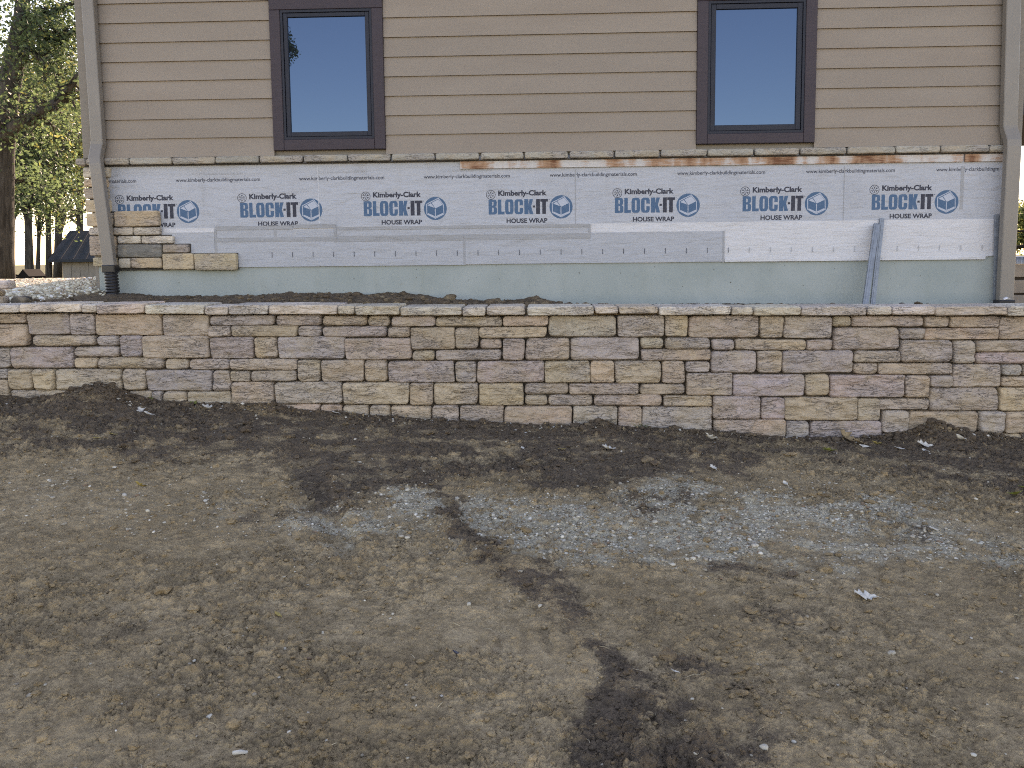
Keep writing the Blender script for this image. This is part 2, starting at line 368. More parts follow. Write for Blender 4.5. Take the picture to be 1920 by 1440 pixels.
# ------------------------------------------------------------------ the ground: one sheet, a step inside the retaining wall
PR = [(-400, 735), (0, 742), (60, 748), (110, 742), (150, 728), (180, 719), (205, 724), (245, 739), (300, 753), (360, 758), (500, 757), (560, 768), (700, 780), (860, 790), (1000, 797), (1080, 800), (1100, 795), (1130, 788), (1160, 800), (1330, 808), (1480, 821), (1600, 822), (1690, 815), (1720, 803), (1745, 789), (1765, 795), (1800, 812), (1860, 818), (1920, 824), (2300, 840)]
pa, pz = np.array([W.pix(u, v) for u, v in PR]).T
_k = np.polyfit(pa, pz, 1)
CAPZ = W.pix(960, 574, -.04)[1]
CR = [(200, 548), (280, 554), (330, 556), (500, 554), (560, 549), (640, 551), (760, 551), (840, 560), (930, 566), (985, 561), (1010, 560), (1060, 570), (1200, 571), (1330, 569), (1500, 570), (1620, 572), (1900, 573)]
ca, cz = np.array([H.pix(u, v) for u, v in CR]).T
ca = ca-.0716
A_LEFT = H.pix(176, 520)[0]-.0716      # left corner of the house in wall coordinates
A_RIGHT = H.pix(1897, 560)[0]-.0716
def base_low(a, b):
    ac = np.clip(a, -6, 6); zl = _k[0]*ac+_k[1]; q = np.clip(b/5.5, 0, 2.0)
    return zl*(1-np.minimum(q, 1)) - .10*np.maximum(q-1, 0) + (np.interp(a, pa, pz)-zl)*np.exp(-(np.maximum(b, 0)/.38)**2)
def proj(a, b, z):
    P = W.O[None]+np.outer(a, W.e)-np.outer(b, W.d); P = P+np.stack([0*z, 0*z, z], 1)-CAM[None]
    x, y, f = P@RIGHT, P@UP, P@f0
    f = np.where(f < .3, .3, f)
    return 960+FPX*x/f, PPY-FPX*y/f
def pld(u, v, pts, sv=1.5):
    """distance in photo pixels to a polyline of (u, v, half width), returned as d - width"""
    best = np.full(u.shape, 1e9)
    for (u1, v1, w1), (u2, v2, w2) in zip(pts[:-1], pts[1:]):
        dx, dy = u2-u1, (v2-v1)*sv; L = dx*dx+dy*dy+1e-9
        t = np.clip(((u-u1)*dx+(v-v1)*sv*dy)/L, 0, 1)
        d = np.hypot(u-u1-t*dx, (v-v1)*sv-t*dy)-(w1+(w2-w1)*t); best = np.minimum(best, d)
    return best
def blob(u, v, L):
    m = np.zeros(u.shape)
    for (cu, cv, ru, rv, s) in L: m = np.maximum(m, s*np.exp(-(((u-cu)/ru)**2+((v-cv)/rv)**2)))
    return m
GRAV = [(640, 985, 110, 42, .7), (770, 955, 80, 55, .85), (900, 985, 120, 50, .85), (960, 1015, 90, 30, 1), (1080, 1000, 130, 48, 1), (1230, 1000, 130, 50, 1), (1260, 935, 90, 45, .9), (1330, 1010, 160, 45, .95), (1180, 1040, 110, 26, .9), (1460, 970, 150, 45, .8), (1620, 960, 160, 50, .7), (1560, 1040, 160, 30, .5), (1780, 1030, 130, 40, .55), (1880, 1050, 90, 40, .42), (470, 965, 130, 50, .26), (250, 960, 160, 60, .2), (120, 920, 120, 50, .18), (1700, 1010, 120, 40, .7)]
SAND = [(900, 1195, 80, 34, 1.1), (960, 1230, 85, 34, 1.3), (1040, 1275, 75, 32, 1.1), (860, 1165, 60, 30, .5), (1010, 1430, 90, 25, .7), (120, 940, 60, 30, .55), (180, 1400, 240, 60, .45), (262, 915, 40, 18, .6), (530, 1155, 50, 20, .6), (60, 1350, 120, 40, .5), (1280, 1430, 60, 30, .6), (660, 1175, 60, 25, .4)]
def masks_low(a, b, z):
    u, v = proj(a, b, z)
    wob = (fb2(a*3.0, b*3.0, 5, 7, .72)-.5)*230; wob2 = (fb2(a*3.0+50, b*3.0, 9, 7, .72)-.5)*130
    uu, vv = u+wob, v+wob2
    edge = np.interp(u, [-200, 0, 250, 430, 540, 600, 680, 760, 900, 1050, 1170, 1300, 1450, 1650, 1800, 1920, 2200], [850, 855, 862, 850, 868, 940, 930, 915, 905, 935, 915, 880, 890, 895, 930, 950, 950])
    dark = sstep(60, -60, vv-edge)*(.62+.28*sstep(.4, .65, fb2(a*1.6, b*1.6, 21, 3)))
    rut = pld(uu, vv, [(790, 905, 10), (850, 985, 20), (930, 1025, 24), (985, 1065, 20), (1050, 1120, 14), (1110, 1190, 16), (1140, 1260, 34), (1180, 1330, 80), (1230, 1460, 150)])
    dark = np.maximum(dark, sstep(55, -30, rut)*.78)
    dark = np.maximum(dark, .9*blob(uu, vv, [(600, 905, 80, 75, 1.1), (560, 950, 50, 30, .8), (1250, 945, 70, 22, .9), (1260, 1300, 190, 75, .8), (1330, 1400, 160, 60, .6), (1480, 1150, 200, 40, .45), (1100, 905, 150, 45, .9), (1380, 1050, 90, 22, .7), (1480, 1080, 140, 26, .55), (1700, 1000, 60, 20, .6), (630, 1035, 70, 25, .55), (480, 985, 40, 18, .5), (520, 1120, 120, 30, .3), (250, 1180, 180, 40, .35), (1600, 1160, 200, 50, .3)]))
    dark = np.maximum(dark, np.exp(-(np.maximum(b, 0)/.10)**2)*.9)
    grav = np.clip(blob(u+wob*.5, v+wob2*.6, GRAV)*1.15, 0, 1)*(1-.85*sstep(20, -20, rut)); sand = blob(uu, vv, SAND)
    br = fb2(a*7, b*9, 15, 5, .6); dark = dark*(.55+.75*sstep(.33, .6, br)); grav = grav*(.45+.85*sstep(.35, .62, fb2(a*9, b*12, 16, 5, .62)))
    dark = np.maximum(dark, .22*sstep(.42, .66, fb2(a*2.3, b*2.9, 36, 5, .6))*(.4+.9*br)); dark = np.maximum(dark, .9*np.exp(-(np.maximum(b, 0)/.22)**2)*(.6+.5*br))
    return np.clip(dark, 0, 1), np.clip(grav*(1-.5*dark*(grav < .4)), 0, 1), sand
def relief_low(a, b, dark, grav, z):
    u, v = proj(a, b, z); smooth = np.clip(blob(u+150*(fb2(a*2, b*2, 51, 4)-.5), v, [(940, 1110, 110, 60, 1), (1050, 1190, 60, 70, 1), (760, 1340, 220, 50, .9), (640, 1130, 90, 40, .7), (1720, 1400, 220, 60, .9), (1500, 1350, 90, 40, .8), (200, 1280, 120, 40, .6), (420, 880, 130, 25, .7), (1120, 1330, 60, 30, .5)]), 0, 1)
    n = .040*(fb2(a*1.1, b*1.1, 31, 3)-.5)+.018*(fb2(a*4, b*5, 32, 4)-.5)+.012*(fb2(a*19, b*23, 33, 3)-.5)
    n = n+.013*(fb2(a*60, b*70, 34, 3)-.5)
    rough = sstep(.38, .62, fb2(a*2.3, b*2.9, 36, 5, .6)); rg_ = np.clip(.10+.8*rough+.55*dark, 0, 1.25)*(1-.5*grav)*(1-.8*smooth)
    xw, yw = a+.03*fb2(a*20, b*20, 61, 2), b+.03*fb2(a*20+9, b*20, 62, 2)
    f1, h1 = wor2(xw*26, yw*30, 63); n = n+.031*np.maximum(h1-.45, 0)*np.maximum(1-1.6*f1*f1, 0)*rg_
    f1, h1 = wor2(xw*58, yw*64, 64); n = n+.017*np.maximum(h1-.25, 0)*np.maximum(1-1.5*f1*f1, 0)*rg_
    f1, h1 = wor2(xw*120, yw*120, 65); n = n+.0075*h1*np.maximum(1-1.4*f1*f1, 0)*(.35+.65*rg_)
    cr = np.abs(fb2(a*7, b*9, 37, 5, .6)-.5); n = n-.007*sstep(.02, .0, cr)*(1-grav)*sstep(.60, .72, fb2(a*1.7, b*1.7, 38, 3))      # a few cracks
    for lug in ([(942, 1188, 3), (930, 1222, 3)], [(982, 1183, 3), (982, 1222, 3)], [(1018, 1178, 3), (1030, 1218, 3)], [(1055, 1170, 3), (1075, 1215, 3)], [(905, 1196, 3), (885, 1225, 3)]):
        d = pld(u+14*(fb2(a*22, b*22, 55, 3)-.5), v, lug, 1.3); n = n-.009*sstep(9, 0, d)*(.4+.9*fb2(a*16, b*16, 54, 3))+.004*np.exp(-((d-14)/6)**2)                    # track lug prints
    d = pld(u, v, [(800, 960, 0), (900, 1030, 0), (1000, 1085, 0), (1075, 1150, 0), (1108, 1220, 0), (1095, 1290, 0)], 1.4); n = n+.022*np.exp(-(d/26)**2)*(.5+.8*fb2(a*9, b*9, 52, 3))   # lip along the wheel track
    d = pld(u, v, [(1180, 1310, 40), (1260, 1400, 90)], 1.3); n = n+.045*sstep(60, -40, d)*np.maximum(fb2(a*11, b*11, 53, 4)-.3, 0)*1.6
    d = pld(u+40*(fb2(a*5, b*5, 56, 3)-.5), v, [(560, 870, 20), (600, 960, 26), (640, 1030, 14)], 1.4); n = n-.02*sstep(30, -10, d)+.014*np.exp(-((d-24)/16)**2)
    return n
def zlow(a, b):
    z = base_low(a, b); dk, g, s = masks_low(a, b, z)
    return z+relief_low(a, b, dk, g, z)*sstep(-.02, .10, b)+np.exp(-(b/.06)**2)*.012*fb2(a*30, a*0, 3), dk, g, s
def zup(a, y):
    zh = np.interp(a, ca, cz); q = sstep(0, 1.9, y); z = (CAPZ-.035)*(1-q)+zh*q
    z = z+.075*(fb2(a*9, y*9, 41, 4)-.5)*sstep(2.6, 1.6, y)*sstep(.3, .6, y)*sstep(3.2, -1.0, a)+.02*(fb2(a*40, y*40, 42, 2)-.5)
    gl = sstep(A_LEFT+.25, A_LEFT-.25, a)                                            # gravel heap left of the house
    zg = CAPZ-.03+.145*sstep(.2, 3.6, y)+.03*(fb2(a*3, y*3, 43, 3)-.5)+.10*sstep(A_LEFT-1.6, A_LEFT, a)*sstep(.4, 1.6, y)*.6
    z = z*(1-gl)+zg*gl
    z = z-.5*sstep(A_RIGHT+.1, A_RIGHT+.7, a)*sstep(.3, 1.6, y)
    far = sstep(5.0, 22, y); z = z*(1-far)+(.05+.6*sstep(60, 200, y)+.25*(fb2(a*.08, y*.08, 44, 3)-.5))*far
    return z
Yd = np.concatenate([np.geomspace(1.75, 5.47, 560)[::-1]]); rowsF = list(Yd-5.47)
rows_back = [.05, .11, .17]+list(np.arange(.2, 2.3, .022))+list(np.arange(2.4, 8, .12))+[8.4, 9, 10, 11.5, 13, 15, 18, 22, 27, 33, 40, 50, 65, 85, 120, 180, 280, 450]
rows_front = [1.5-5.47, .8-5.47, -5.47, -7, -9, -12, -16, -22, -30, -45, -70, -120, -250, -450]
ROWS = np.array(rows_front[::-1]+rowsF[::-1]+rows_back)
T = np.linspace(-1, 1, 880); ext = np.array([1.02, 1.05, 1.1, 1.18, 1.3, 1.5, 1.8, 2.3, 3, 4, 6, 9, 15, 30, 60, 120])
T = np.concatenate([-ext[::-1], T, ext])
Yw = np.maximum(ROWS+5.47, 1.8); WID = .70*Yw+.35
AA = np.outer(WID, T); BB = np.repeat(-ROWS[:, None], len(T), 1)
a_, b_ = AA.ravel(), BB.ravel()
low = b_ > -.08
Z = np.zeros(a_.shape); DK = np.zeros_like(Z); GV = np.zeros_like(Z); SD = np.zeros_like(Z); GS = np.zeros_like(Z)
Z[low], DK[low], GV[low], SD[low] = zlow(a_[low], b_[low])
up = ~low; yu = -b_[up]; au = a_[up]; Z[up] = zup(au, yu)
gl = sstep(A_LEFT+.35, A_LEFT-.15, au)
soilpatch = gl*sstep(.9, .3, yu)*sstep(A_LEFT-1.3, A_LEFT-.7, au)
GV[up] = np.clip(gl*1.0-.8*soilpatch+.5*sstep(.5, 2, au), 0, 1); DK[up] = np.clip((1-gl)*.85-.5*sstep(.4, .2, yu), 0, 1); SD[up] = .7*soilpatch
GS[up] = sstep(6, 10, yu); GS[low] = np.maximum(sstep(9, 16, b_[low]), sstep(7, 10, np.abs(a_[low])))
P = W.O[None]+np.outer(a_, W.e)-np.outer(b_, W.d); P[:, 2] = Z
nr, nc = AA.shape
ii = np.arange(nr*nc).reshape(nr, nc)
F = np.stack([ii[:-1, :-1], ii[:-1, 1:], ii[1:, 1:], ii[1:, :-1]], -1).reshape(-1, 4)
gm = bigmesh(P, F, MS)
for nme, val in (('dark', DK), ('grav', GV), ('sand', SD), ('grass', GS)): attr(gm, nme, val)
ground = tag(ob('ground', gm), 'bare trampled brown soil with dark damp streaks and a pale gravelly patch', kind='structure')
# ------------------------------------------------------------------ loose bits: gravel, clods, straw
_ph = (1+5**.5)/2
ICO = np.array([(-1, _ph, 0), (1, _ph, 0), (-1, -_ph, 0), (1, -_ph, 0), (0, -1, _ph), (0, 1, _ph), (0, -1, -_ph), (0, 1, -_ph), (_ph, 0, -1), (_ph, 0, 1), (-_ph, 0, -1), (-_ph, 0, 1)])/math.sqrt(1+_ph*_ph)
ICF = np.array([(0,11,5),(0,5,1),(0,1,7),(0,7,10),(0,10,11),(1,5,9),(5,11,4),(11,10,2),(10,7,6),(7,1,8),(3,9,4),(3,4,2),(3,2,6),(3,6,8),(3,8,9),(4,9,5),(2,4,11),(6,2,10),(8,6,7),(9,8,1)])
def ico2():
    V = [tuple(v) for v in ICO]; cache = {}; Fs = []
    def mid(a, b):
        k = (min(a, b), max(a, b))
        if k not in cache:
            m = (np.array(V[a])+np.array(V[b])); V.append(tuple(m/np.linalg.norm(m))); cache[k] = len(V)-1
        return cache[k]
    for a, b, c in ICF:
        x, y, z = mid(a, b), mid(b, c), mid(c, a); Fs += [(a, x, z), (b, y, x), (c, z, y), (x, y, z)]
    return np.array(V), np.array(Fs)
IC2 = ico2()
def scatter(name, a, b, z, size, rng, mat, fine=False, flat=.6, jag=.22, attrs=None, sink=.3):
    bv, bf = IC2 if fine else (ICO, ICF); n = len(a); m = len(bv)
    sc = size[:, None]*np.stack([rng.uniform(.75, 1.35, n), rng.uniform(.7, 1.2, n), rng.uniform(flat*.7, flat*1.25, n)], 1)
    V = bv[None]*(1+rng.uniform(-jag, jag, (n, m, 1)))*sc[:, None, :]
    th = rng.uniform(0, 6.283, n); tl = rng.normal(0, .25, n)
    x, y, q = V[..., 0], V[..., 1], V[..., 2]
    y, q = y*np.cos(tl)[:, None]-q*np.sin(tl)[:, None], y*np.sin(tl)[:, None]+q*np.cos(tl)[:, None]
    x, y = x*np.cos(th)[:, None]-y*np.sin(th)[:, None], x*np.sin(th)[:, None]+y*np.cos(th)[:, None]
    Pw = W.O[None]+np.outer(a, W.e)-np.outer(b, W.d)
    V = np.stack([x+Pw[:, 0:1], y+Pw[:, 1:2], q+(z+sc[:, 2]*(1-2*sink))[:, None]], -1).reshape(-1, 3)
    Fs = (bf[None]+(np.arange(n)*m)[:, None, None]).reshape(-1, 3)
    me = bigmesh(V, Fs, mat, jag < .3)
    for k, val in (attrs or {}).items(): attr(me, k, np.repeat(val, m))
    return ob(name, me)
rng = np.random.default_rng(7)
def cand(n):
    y = rng.uniform(1.9**2, 5.45**2, n)**.5; t = rng.uniform(-1, 1, n)
    return t*(.66*y+.2), 5.47-y
a, b = cand(130000); z, dk, g, s = zlow(a, b)
keep = rng.random(len(a)) < np.clip(g**1.5*.85*(1-.7*dk)+.006, 0, 1)
a, b, z, dk = a[keep], b[keep], z[keep], dk[keep]
sz = np.clip(rng.lognormal(math.log(.0046), .42, len(a)), .0025, .013)
tag(scatter('gravel', a, b, z, sz, rng, MPEB, attrs=dict(tone=np.clip(rng.random(len(a))**2*.5+.2*dk, 0, .9))), 'pale loose gravel trodden into the soil in front of the wall', 'gravel', kind='stuff')
a, b = cand(26000); z, dk, g, s = zlow(a, b)
keep = rng.random(len(a)) < (.05+.30*dk*(.2+.8*sstep(.45, .62, fb2(a*2.5, b*2.5, 77, 3)))+.2*np.exp(-(b/.12)**2)+.06*sstep(.55, .7, fb2(a*3, b*3, 78, 3))+.4*np.exp(-((a-.95)/.35)**2-((b-3.1)/.35)**2))
a, b, z, dk, g, s = (q[keep] for q in (a, b, z, dk, g, s))
sz = np.clip(rng.lognormal(math.log(.0072), .55, len(a)), .003, .032)
tag(scatter('soil_clods', a, b, z, sz, rng, MS, True, .55, .34, dict(dark=np.clip(dk+rng.normal(0, .1, len(a)), 0, 1), grav=g*0, sand=s, grass=s*0), .42), 'crumbly clods of brown soil lying on the trampled ground', 'soil clods', kind='stuff')
a, b = cand(60000); z, dk, g, s = zlow(a, b); ro = sstep(.38, .66, fb2(a*2.3, b*2.9, 36, 4))
keep = rng.random(len(a)) < .08+.34*ro+.22*dk
a, b, z, dk, g, s = (q[keep] for q in (a, b, z, dk, g, s))
tag(scatter('soil_crumbs', a, b, z, np.clip(rng.lognormal(math.log(.0042), .45, len(a)), .002, .012), rng, MS, False, .65, .25, dict(dark=np.clip(dk+rng.normal(0, .1, len(a)), 0, 1), grav=g*.3, sand=s, grass=s*0), .40), 'fine loose crumbs of soil over the trampled ground', 'soil crumbs', kind='stuff')
n = 900; a = np.concatenate([rng.uniform(-3.7, 3.8, 500), rng.normal(.62, .12, 60), rng.normal(2.95, .22, 200), rng.normal(-2.85, .3, 140)]); b = np.abs(rng.normal(.03, .09, n))+.01
z, dk, g, s = zlow(a, b); sz = np.clip(rng.lognormal(math.log(.010), .5, n), .004, .034)
tag(scatter('soil_clods', a, b, z, sz, rng, MS, True, .7, .26, dict(dark=rng.uniform(.75, 1, n), grav=a*0, sand=a*0, grass=a*0), .35), 'dark lumpy clods banked along the foot of the stone wall', 'soil clods', kind='stuff')
# gravel heap left of the house, and what peeks over the cap
n = 16000; y = rng.uniform(.35, 4.6, n); a = rng.uniform(-6.8, A_LEFT+.35, n)
gl = sstep(A_LEFT+.3, A_LEFT-.1, a); keep = (rng.random(n) < gl) & (a > -.70*(y+5.47)-.1); a, y = a[keep], y[keep]; z = zup(a, y)
sp = sstep(.9, .3, y)*sstep(A_LEFT-1.3, A_LEFT-.7, a); k2 = rng.random(len(a)) < 1-.75*sp; a, y, z = a[k2], y[k2], z[k2]
tag(scatter('gravel', a, -y, z, np.clip(rng.lognormal(math.log(.012), .35, len(a)), .005, .028), rng, MPEB_SUNLIT, attrs=dict(tone=rng.random(len(a))*.12)), 'heap of pale loose gravel left of the house behind the wall cap', 'gravel', kind='stuff')
n = 2600; y = rng.uniform(.3, 1.95, n); a = rng.uniform(A_LEFT+.1, 4.2, n); dens = np.interp(a, [A_LEFT, -3, -1.3, .0, .6, 1.2, 4.2], [.5, .6, .9, .9, .3, .2, .2]); keep = rng.random(n) < dens
a, y = a[keep], y[keep]; z = zup(a, y); sz = np.clip(rng.lognormal(math.log(.016), .5, len(a)), .006, .05)*np.interp(a, [-3.5, -2, -.6, .6, .9], [.6, .8, 1.15, 1.1, .75])
tag(scatter('soil_clods', a, -y, z, sz, rng, MS, True, .6, .25, dict(dark=rng.uniform(.5, 1, len(a)), grav=rng.uniform(0, .4, len(a)), sand=a*0, grass=a*0), .4), 'dark broken soil clods backfilled between the wall and the house', 'soil clods', kind='stuff')
# straw and root bits
a, b = cand(2600); z, dk, g, s = zlow(a, b); keep = rng.random(len(a)) < .25+.35*dk; a, b, z = a[keep], b[keep], z[keep]
mb = MB()
for A, B, Zz in zip(a, b, z):
    th = rng.uniform(0, 6.28); L = rng.uniform(.012, .05); bend = rng.normal(0, .4)
    p0 = W.world(A, -B, Zz+.001); d1 = np.array([math.cos(th), math.sin(th), rng.uniform(-.05, .35)]); d2 = np.array([math.cos(th+bend), math.sin(th+bend), rng.uniform(-.4, .1)])
    p1 = p0+d1*L*.5; p2 = p1+d2*L*.5; r = rng.uniform(.0005, .0011); mb.tube([p0, p1, p2], [r, r, r*.5], 3, 0, False)
MSTR = simple('straw', (.42, .35, .24), .8, .2, .3, 20)
tag(mb.build('straw', MSTR), 'scattered bits of pale straw and root on the bare soil', 'straw', kind='stuff')
# ------------------------------------------------------------------ stones
def stone_mesh(w, h, d, seed, amp=1.0, rad=.016, wob=.005, nloop=2, step=.013, mat=None):
    rg = np.random.default_rng(seed)
    def axis(L):
        e = min(rad*1.1, L*.28); k = max(3, int((L-2*e)/step))
        return np.concatenate([[0, e*.22, e*.55], np.linspace(e, L-e, k), [L-e*.55, L-e*.22, L]])
    xs, zs = axis(w), axis(h); X, Zg = np.meshgrid(xs, zs); nz, nx = X.shape
    ox, oz = rg.uniform(0, 90, 2)
    tx, tz = X/w, Zg/h
    el = (fb2(Zg*14+ox, Zg*0+1.5, seed, 3)-.5)*2*wob+rg.normal(0, .0015)+ (tz-.5)*rg.normal(0, .004); er = (fb2(Zg*14+ox, Zg*0+7.5, seed, 3)-.5)*2*wob+(tz-.5)*rg.normal(0, .004)
    eb = (fb2(X*9+ox, X*0+3.5, seed, 3)-.5)*1.3*wob; et = (fb2(X*9+ox, X*0+9.5, seed, 3)-.5)*1.3*wob
    cr = rad*.8                                                       # rounded corners of the outline
    dx = np.minimum(X, w-X); dz = np.minimum(Zg, h-Zg)
    cx = np.clip(1-dx/(cr*1.6), 0, 1); cz_ = np.clip(1-dz/(cr*1.6), 0, 1); pull = cx*cz_*cr*.55
    Xn = X+el*(1-tx)+er*tx+np.where(X < w/2, 1, -1)*pull; Zn = Zg+eb*(1-tz)+et*tz+np.where(Zg < h/2, 1, -1)*pull
    rr = rad*(.75+.6*fb2(X*11+oz, Zg*11, seed+3, 2))
    ex = np.clip(1-dx/rr, 0, 1); ez = np.clip(1-dz/rr, 0, 1); e = np.minimum(np.hypot(ex, ez), 1)
    drop = rr*(1-np.sqrt(np.maximum(1-e*e, 0)))*1.05
    # split-face relief: beds, plates and pits
    zb = Zg+.010*(fb2(X*5+ox, Zg*0, seed+5, 2)-.5)+.004*(fb2(X*30+ox, Zg*0, seed+6, 2)-.5)
    bed = rg.uniform(.018, .042); lev = zb/bed+rg.random(); fl = np.floor(lev); fr = lev-fl
    hb = _h(fl, fl*0+seed, np.floor(X*rg.uniform(2.5, 6)+.6*fl)+3, 5); hn = _h(fl+1, fl*0+seed, np.floor(X*3+.6*fl)+3, 5)
    rel = .010*(hb-.5)-.005*sstep(.84, 1., fr)
    pl = fb2(X*7+ox, Zg*18+oz, seed+8, 3); rel = rel+.010*(sstep(.47, .53, pl)-.5)
    rel = rel+.012*(fb2(X*8+oz, Zg*13+ox, seed+9, 4)-.5)+.006*(fb2(X*30+oz, Zg*70+ox, seed+10, 3)-.5)
    inn = 1-.75*np.maximum(ex, ez)
    Y = drop-rel*amp*inn
    V = np.stack([Xn-w/2, Y, Zn-h/2], -1).reshape(-1, 3)
    idx = np.arange(nz*nx).reshape(nz, nx)
    Fq = np.stack([idx[:-1, :-1], idx[:-1, 1:], idx[1:, 1:], idx[1:, :-1]], -1).reshape(-1, 4)
    loop = np.concatenate([idx[0, :-1], idx[:-1, -1], idx[-1, ::-1][:-1], idx[::-1, 0][:-1]]); m = len(loop)
    Vs = [V]; Fs = [Fq]; prev = loop; nb = len(V); cen = np.array([0, 0, 0.])
    for k in range(nloop):
        t = (k+1)/nloop; q = V[loop].copy(); q[:, 1] = rad*.9+(d-rad*.9)*t**1.4
        if k < nloop-1:
            nn = fb2(q[:, 0]*18+ox, q[:, 2]*18+oz+k*5, seed+12, 3)-.5; q[:, 0] += nn*.005; q[:, 2] += nn*.007
        cur = np.arange(m)+nb; Vs.append(q); nb += m
        Fs.append(np.stack([prev, cur, np.roll(cur, -1), np.roll(prev, -1)], -1)); prev = cur
    return bigmesh(np.concatenate(Vs), np.concatenate(Fs)[:, ::1], mat, True)
def stone(name, fr, par, x0, y0, x1, y1, col, d=.2, y=0., seed=0, gap=.0022, amp=1.25, rad=None, mat=None, mixto=None, wob=.006, nloop=2, step=.013):
    rg = np.random.default_rng(seed+999)
    rad = rad or rg.uniform(.010, .020); um, vm = (x0+x1)/2, (y0+y1)/2
    a0, a1 = fr.pix(x0, vm, y)[0]+gap, fr.pix(x1, vm, y)[0]-gap; z1, z0 = fr.pix(um, y0, y)[1]-gap, fr.pix(um, y1, y)[1]+gap
    o = ob(name, stone_mesh(a1-a0, z1-z0, d, seed, amp, rad, wob, nloop, step, mat or MST), par, ((a0+a1)/2, y+rg.normal(0, .006), (z0+z1)/2), (0, rg.normal(0, .004), rg.normal(0, .006)))
    c = np.array(SRC[col[0]])
    if len(col) > 1: c = c*.55+np.array(SRC[col[1]])*.45
    c = c*(1+rg.normal(0, .06))*(1+rg.normal(0, .02, 3)); o.color = (*np.clip(c, 0, 1), 1)
    return o
STONES = """-40 588 47 607 ty;-40 608 50 650 t;48 588 130 628 p;130 588 177 628 p;177 589 303 629 t;59 629 179 649 ty;179 629 222 649 p;222 628 266 670 p;266 629 391 672 t;
-40 652 17 690 p;17 651 136 691 p;137 650 221 670 p;137 671 181 691 y;181 670 306 692 t;-40 692 14 711 p;-40 712 14 748 t;14 692 60 732 y;61 692 101 732 y;102 692 227 732 t;228 692 272 732 t;272 694 397 734 p;
18 732 140 762 t;140 733 239 765 tp;240 733 283 758 t;283 734 303 758 p;304 734 349 758 t;304 590 391 631 t;392 591 514 611 p;515 590 602 611 p;388 611 432 632 tp;433 610 557 632 ty;558 611 602 632 p;
392 632 474 673 p;475 632 519 672 y;519 631 646 674 p;307 673 352 693 t;352 673 431 694 tp;431 673 557 694 t;557 675 600 716 y;398 695 431 734 pt;431 696 469 716 y;470 695 556 715 pt;350 734 432 762 t;432 716 514 760 ty;515 716 641 758 t;
514 758 600 785 t;600 759 641 785 t;603 592 688 611 y;689 592 731 612 t;732 593 816 613 p;816 594 942 613 t;603 612 725 632 p;726 613 768 633 y;769 614 853 656 yt;853 615 898 654 t;646 634 771 675 pt;772 657 815 677 ty;816 656 941 677 p;
601 675 682 716 t;682 675 726 717 y;727 677 852 718 p;853 678 894 719 pt;641 717 767 759 ty;768 718 812 760 y;812 718 897 760 yt;642 760 691 790 t;692 760 732 790 t;733 761 809 792 y;809 761 860 795 t;861 761 945 800 t;
942 592 1029 612 t;897 613 1026 634 yt;1028 592 1157 632 tp;899 635 941 655 t;942 635 984 676 pt;985 634 1069 676 t;1070 633 1200 676 p;894 677 1021 718 p;1021 677 1107 718 y;1107 677 1153 718 y;1153 677 1240 719 ty;
897 719 982 761 y;982 719 1067 740 tp;1067 719 1198 740 t;983 741 1027 761 t;1027 741 1112 762 pt;1113 740 1242 762 t;945 762 1073 802 yt;1074 762 1158 806 p;1159 763 1205 810 t;
1157 591 1246 632 pt;1247 591 1290 632 y;1291 592 1425 634 tp;1426 593 1470 634 t;1201 633 1245 654 t;1246 633 1333 655 pt;1202 655 1333 677 t;1334 636 1378 657 p;1379 636 1512 657 ty;1333 658 1420 700 p;1421 658 1467 700 yt;
1241 677 1285 719 y;1286 678 1331 698 p;1286 699 1374 742 ty;1374 702 1510 744 p;1199 720 1285 741 t;1244 742 1336 763 y;1205 763 1337 812 p;1337 743 1426 786 pt;1427 746 1474 787 p;1338 787 1474 824 yt;
1470 593 1562 635 p;1563 593 1597 613 t;1597 592 1732 613 pt;1564 614 1689 657 tp;1513 637 1561 657 p;1689 615 1734 636 p;1467 657 1601 700 p;1602 658 1690 680 t;1602 681 1648 702 t;1648 681 1788 703 ty;1510 702 1557 743 y;1557 703 1697 746 tp;
1473 745 1610 789 yt;1610 747 1653 790 t;1475 790 1518 828 p;1520 790 1655 828 p;1734 593 1781 614 t;1782 593 1875 615 t;1875 594 1960 637 t;1734 615 1874 637 ty;1690 637 1787 680 p;1788 638 1830 682 pt;1830 638 1960 660 t;1830 660 1960 683 p;
1788 683 1878 726 pt;1879 684 1918 705 p;1919 684 1970 705 t;1878 706 1970 726 y;1697 704 1744 746 y;1744 704 1788 726 p;1744 727 1875 771 tp;1875 727 1970 771 y;1650 748 1744 769 ty;1653 770 1706 812 p;1706 772 1838 813 y;1838 772 1887 813 p;1887 772 1970 813 t;
1655 813 1760 840 p;1760 814 1850 842 t;1850 814 1918 842 t;1918 814 1985 842 p"""
rwall = empty('retaining_wall', (W.O[0], W.O[1], 0), -W.yaw)
tag(rwall, 'low dry-stacked retaining wall of tan and mauve split stone under a flat cap', 'retaining wall')
sd = 100
for it in STONES.replace('\n', '').split(';'):
    x0, y0, x1, y1, c = it.split(); sd += 1
    stone('stone', W, rwall, float(x0), float(y0), float(x1), float(y1), c, .2, 0, sd)
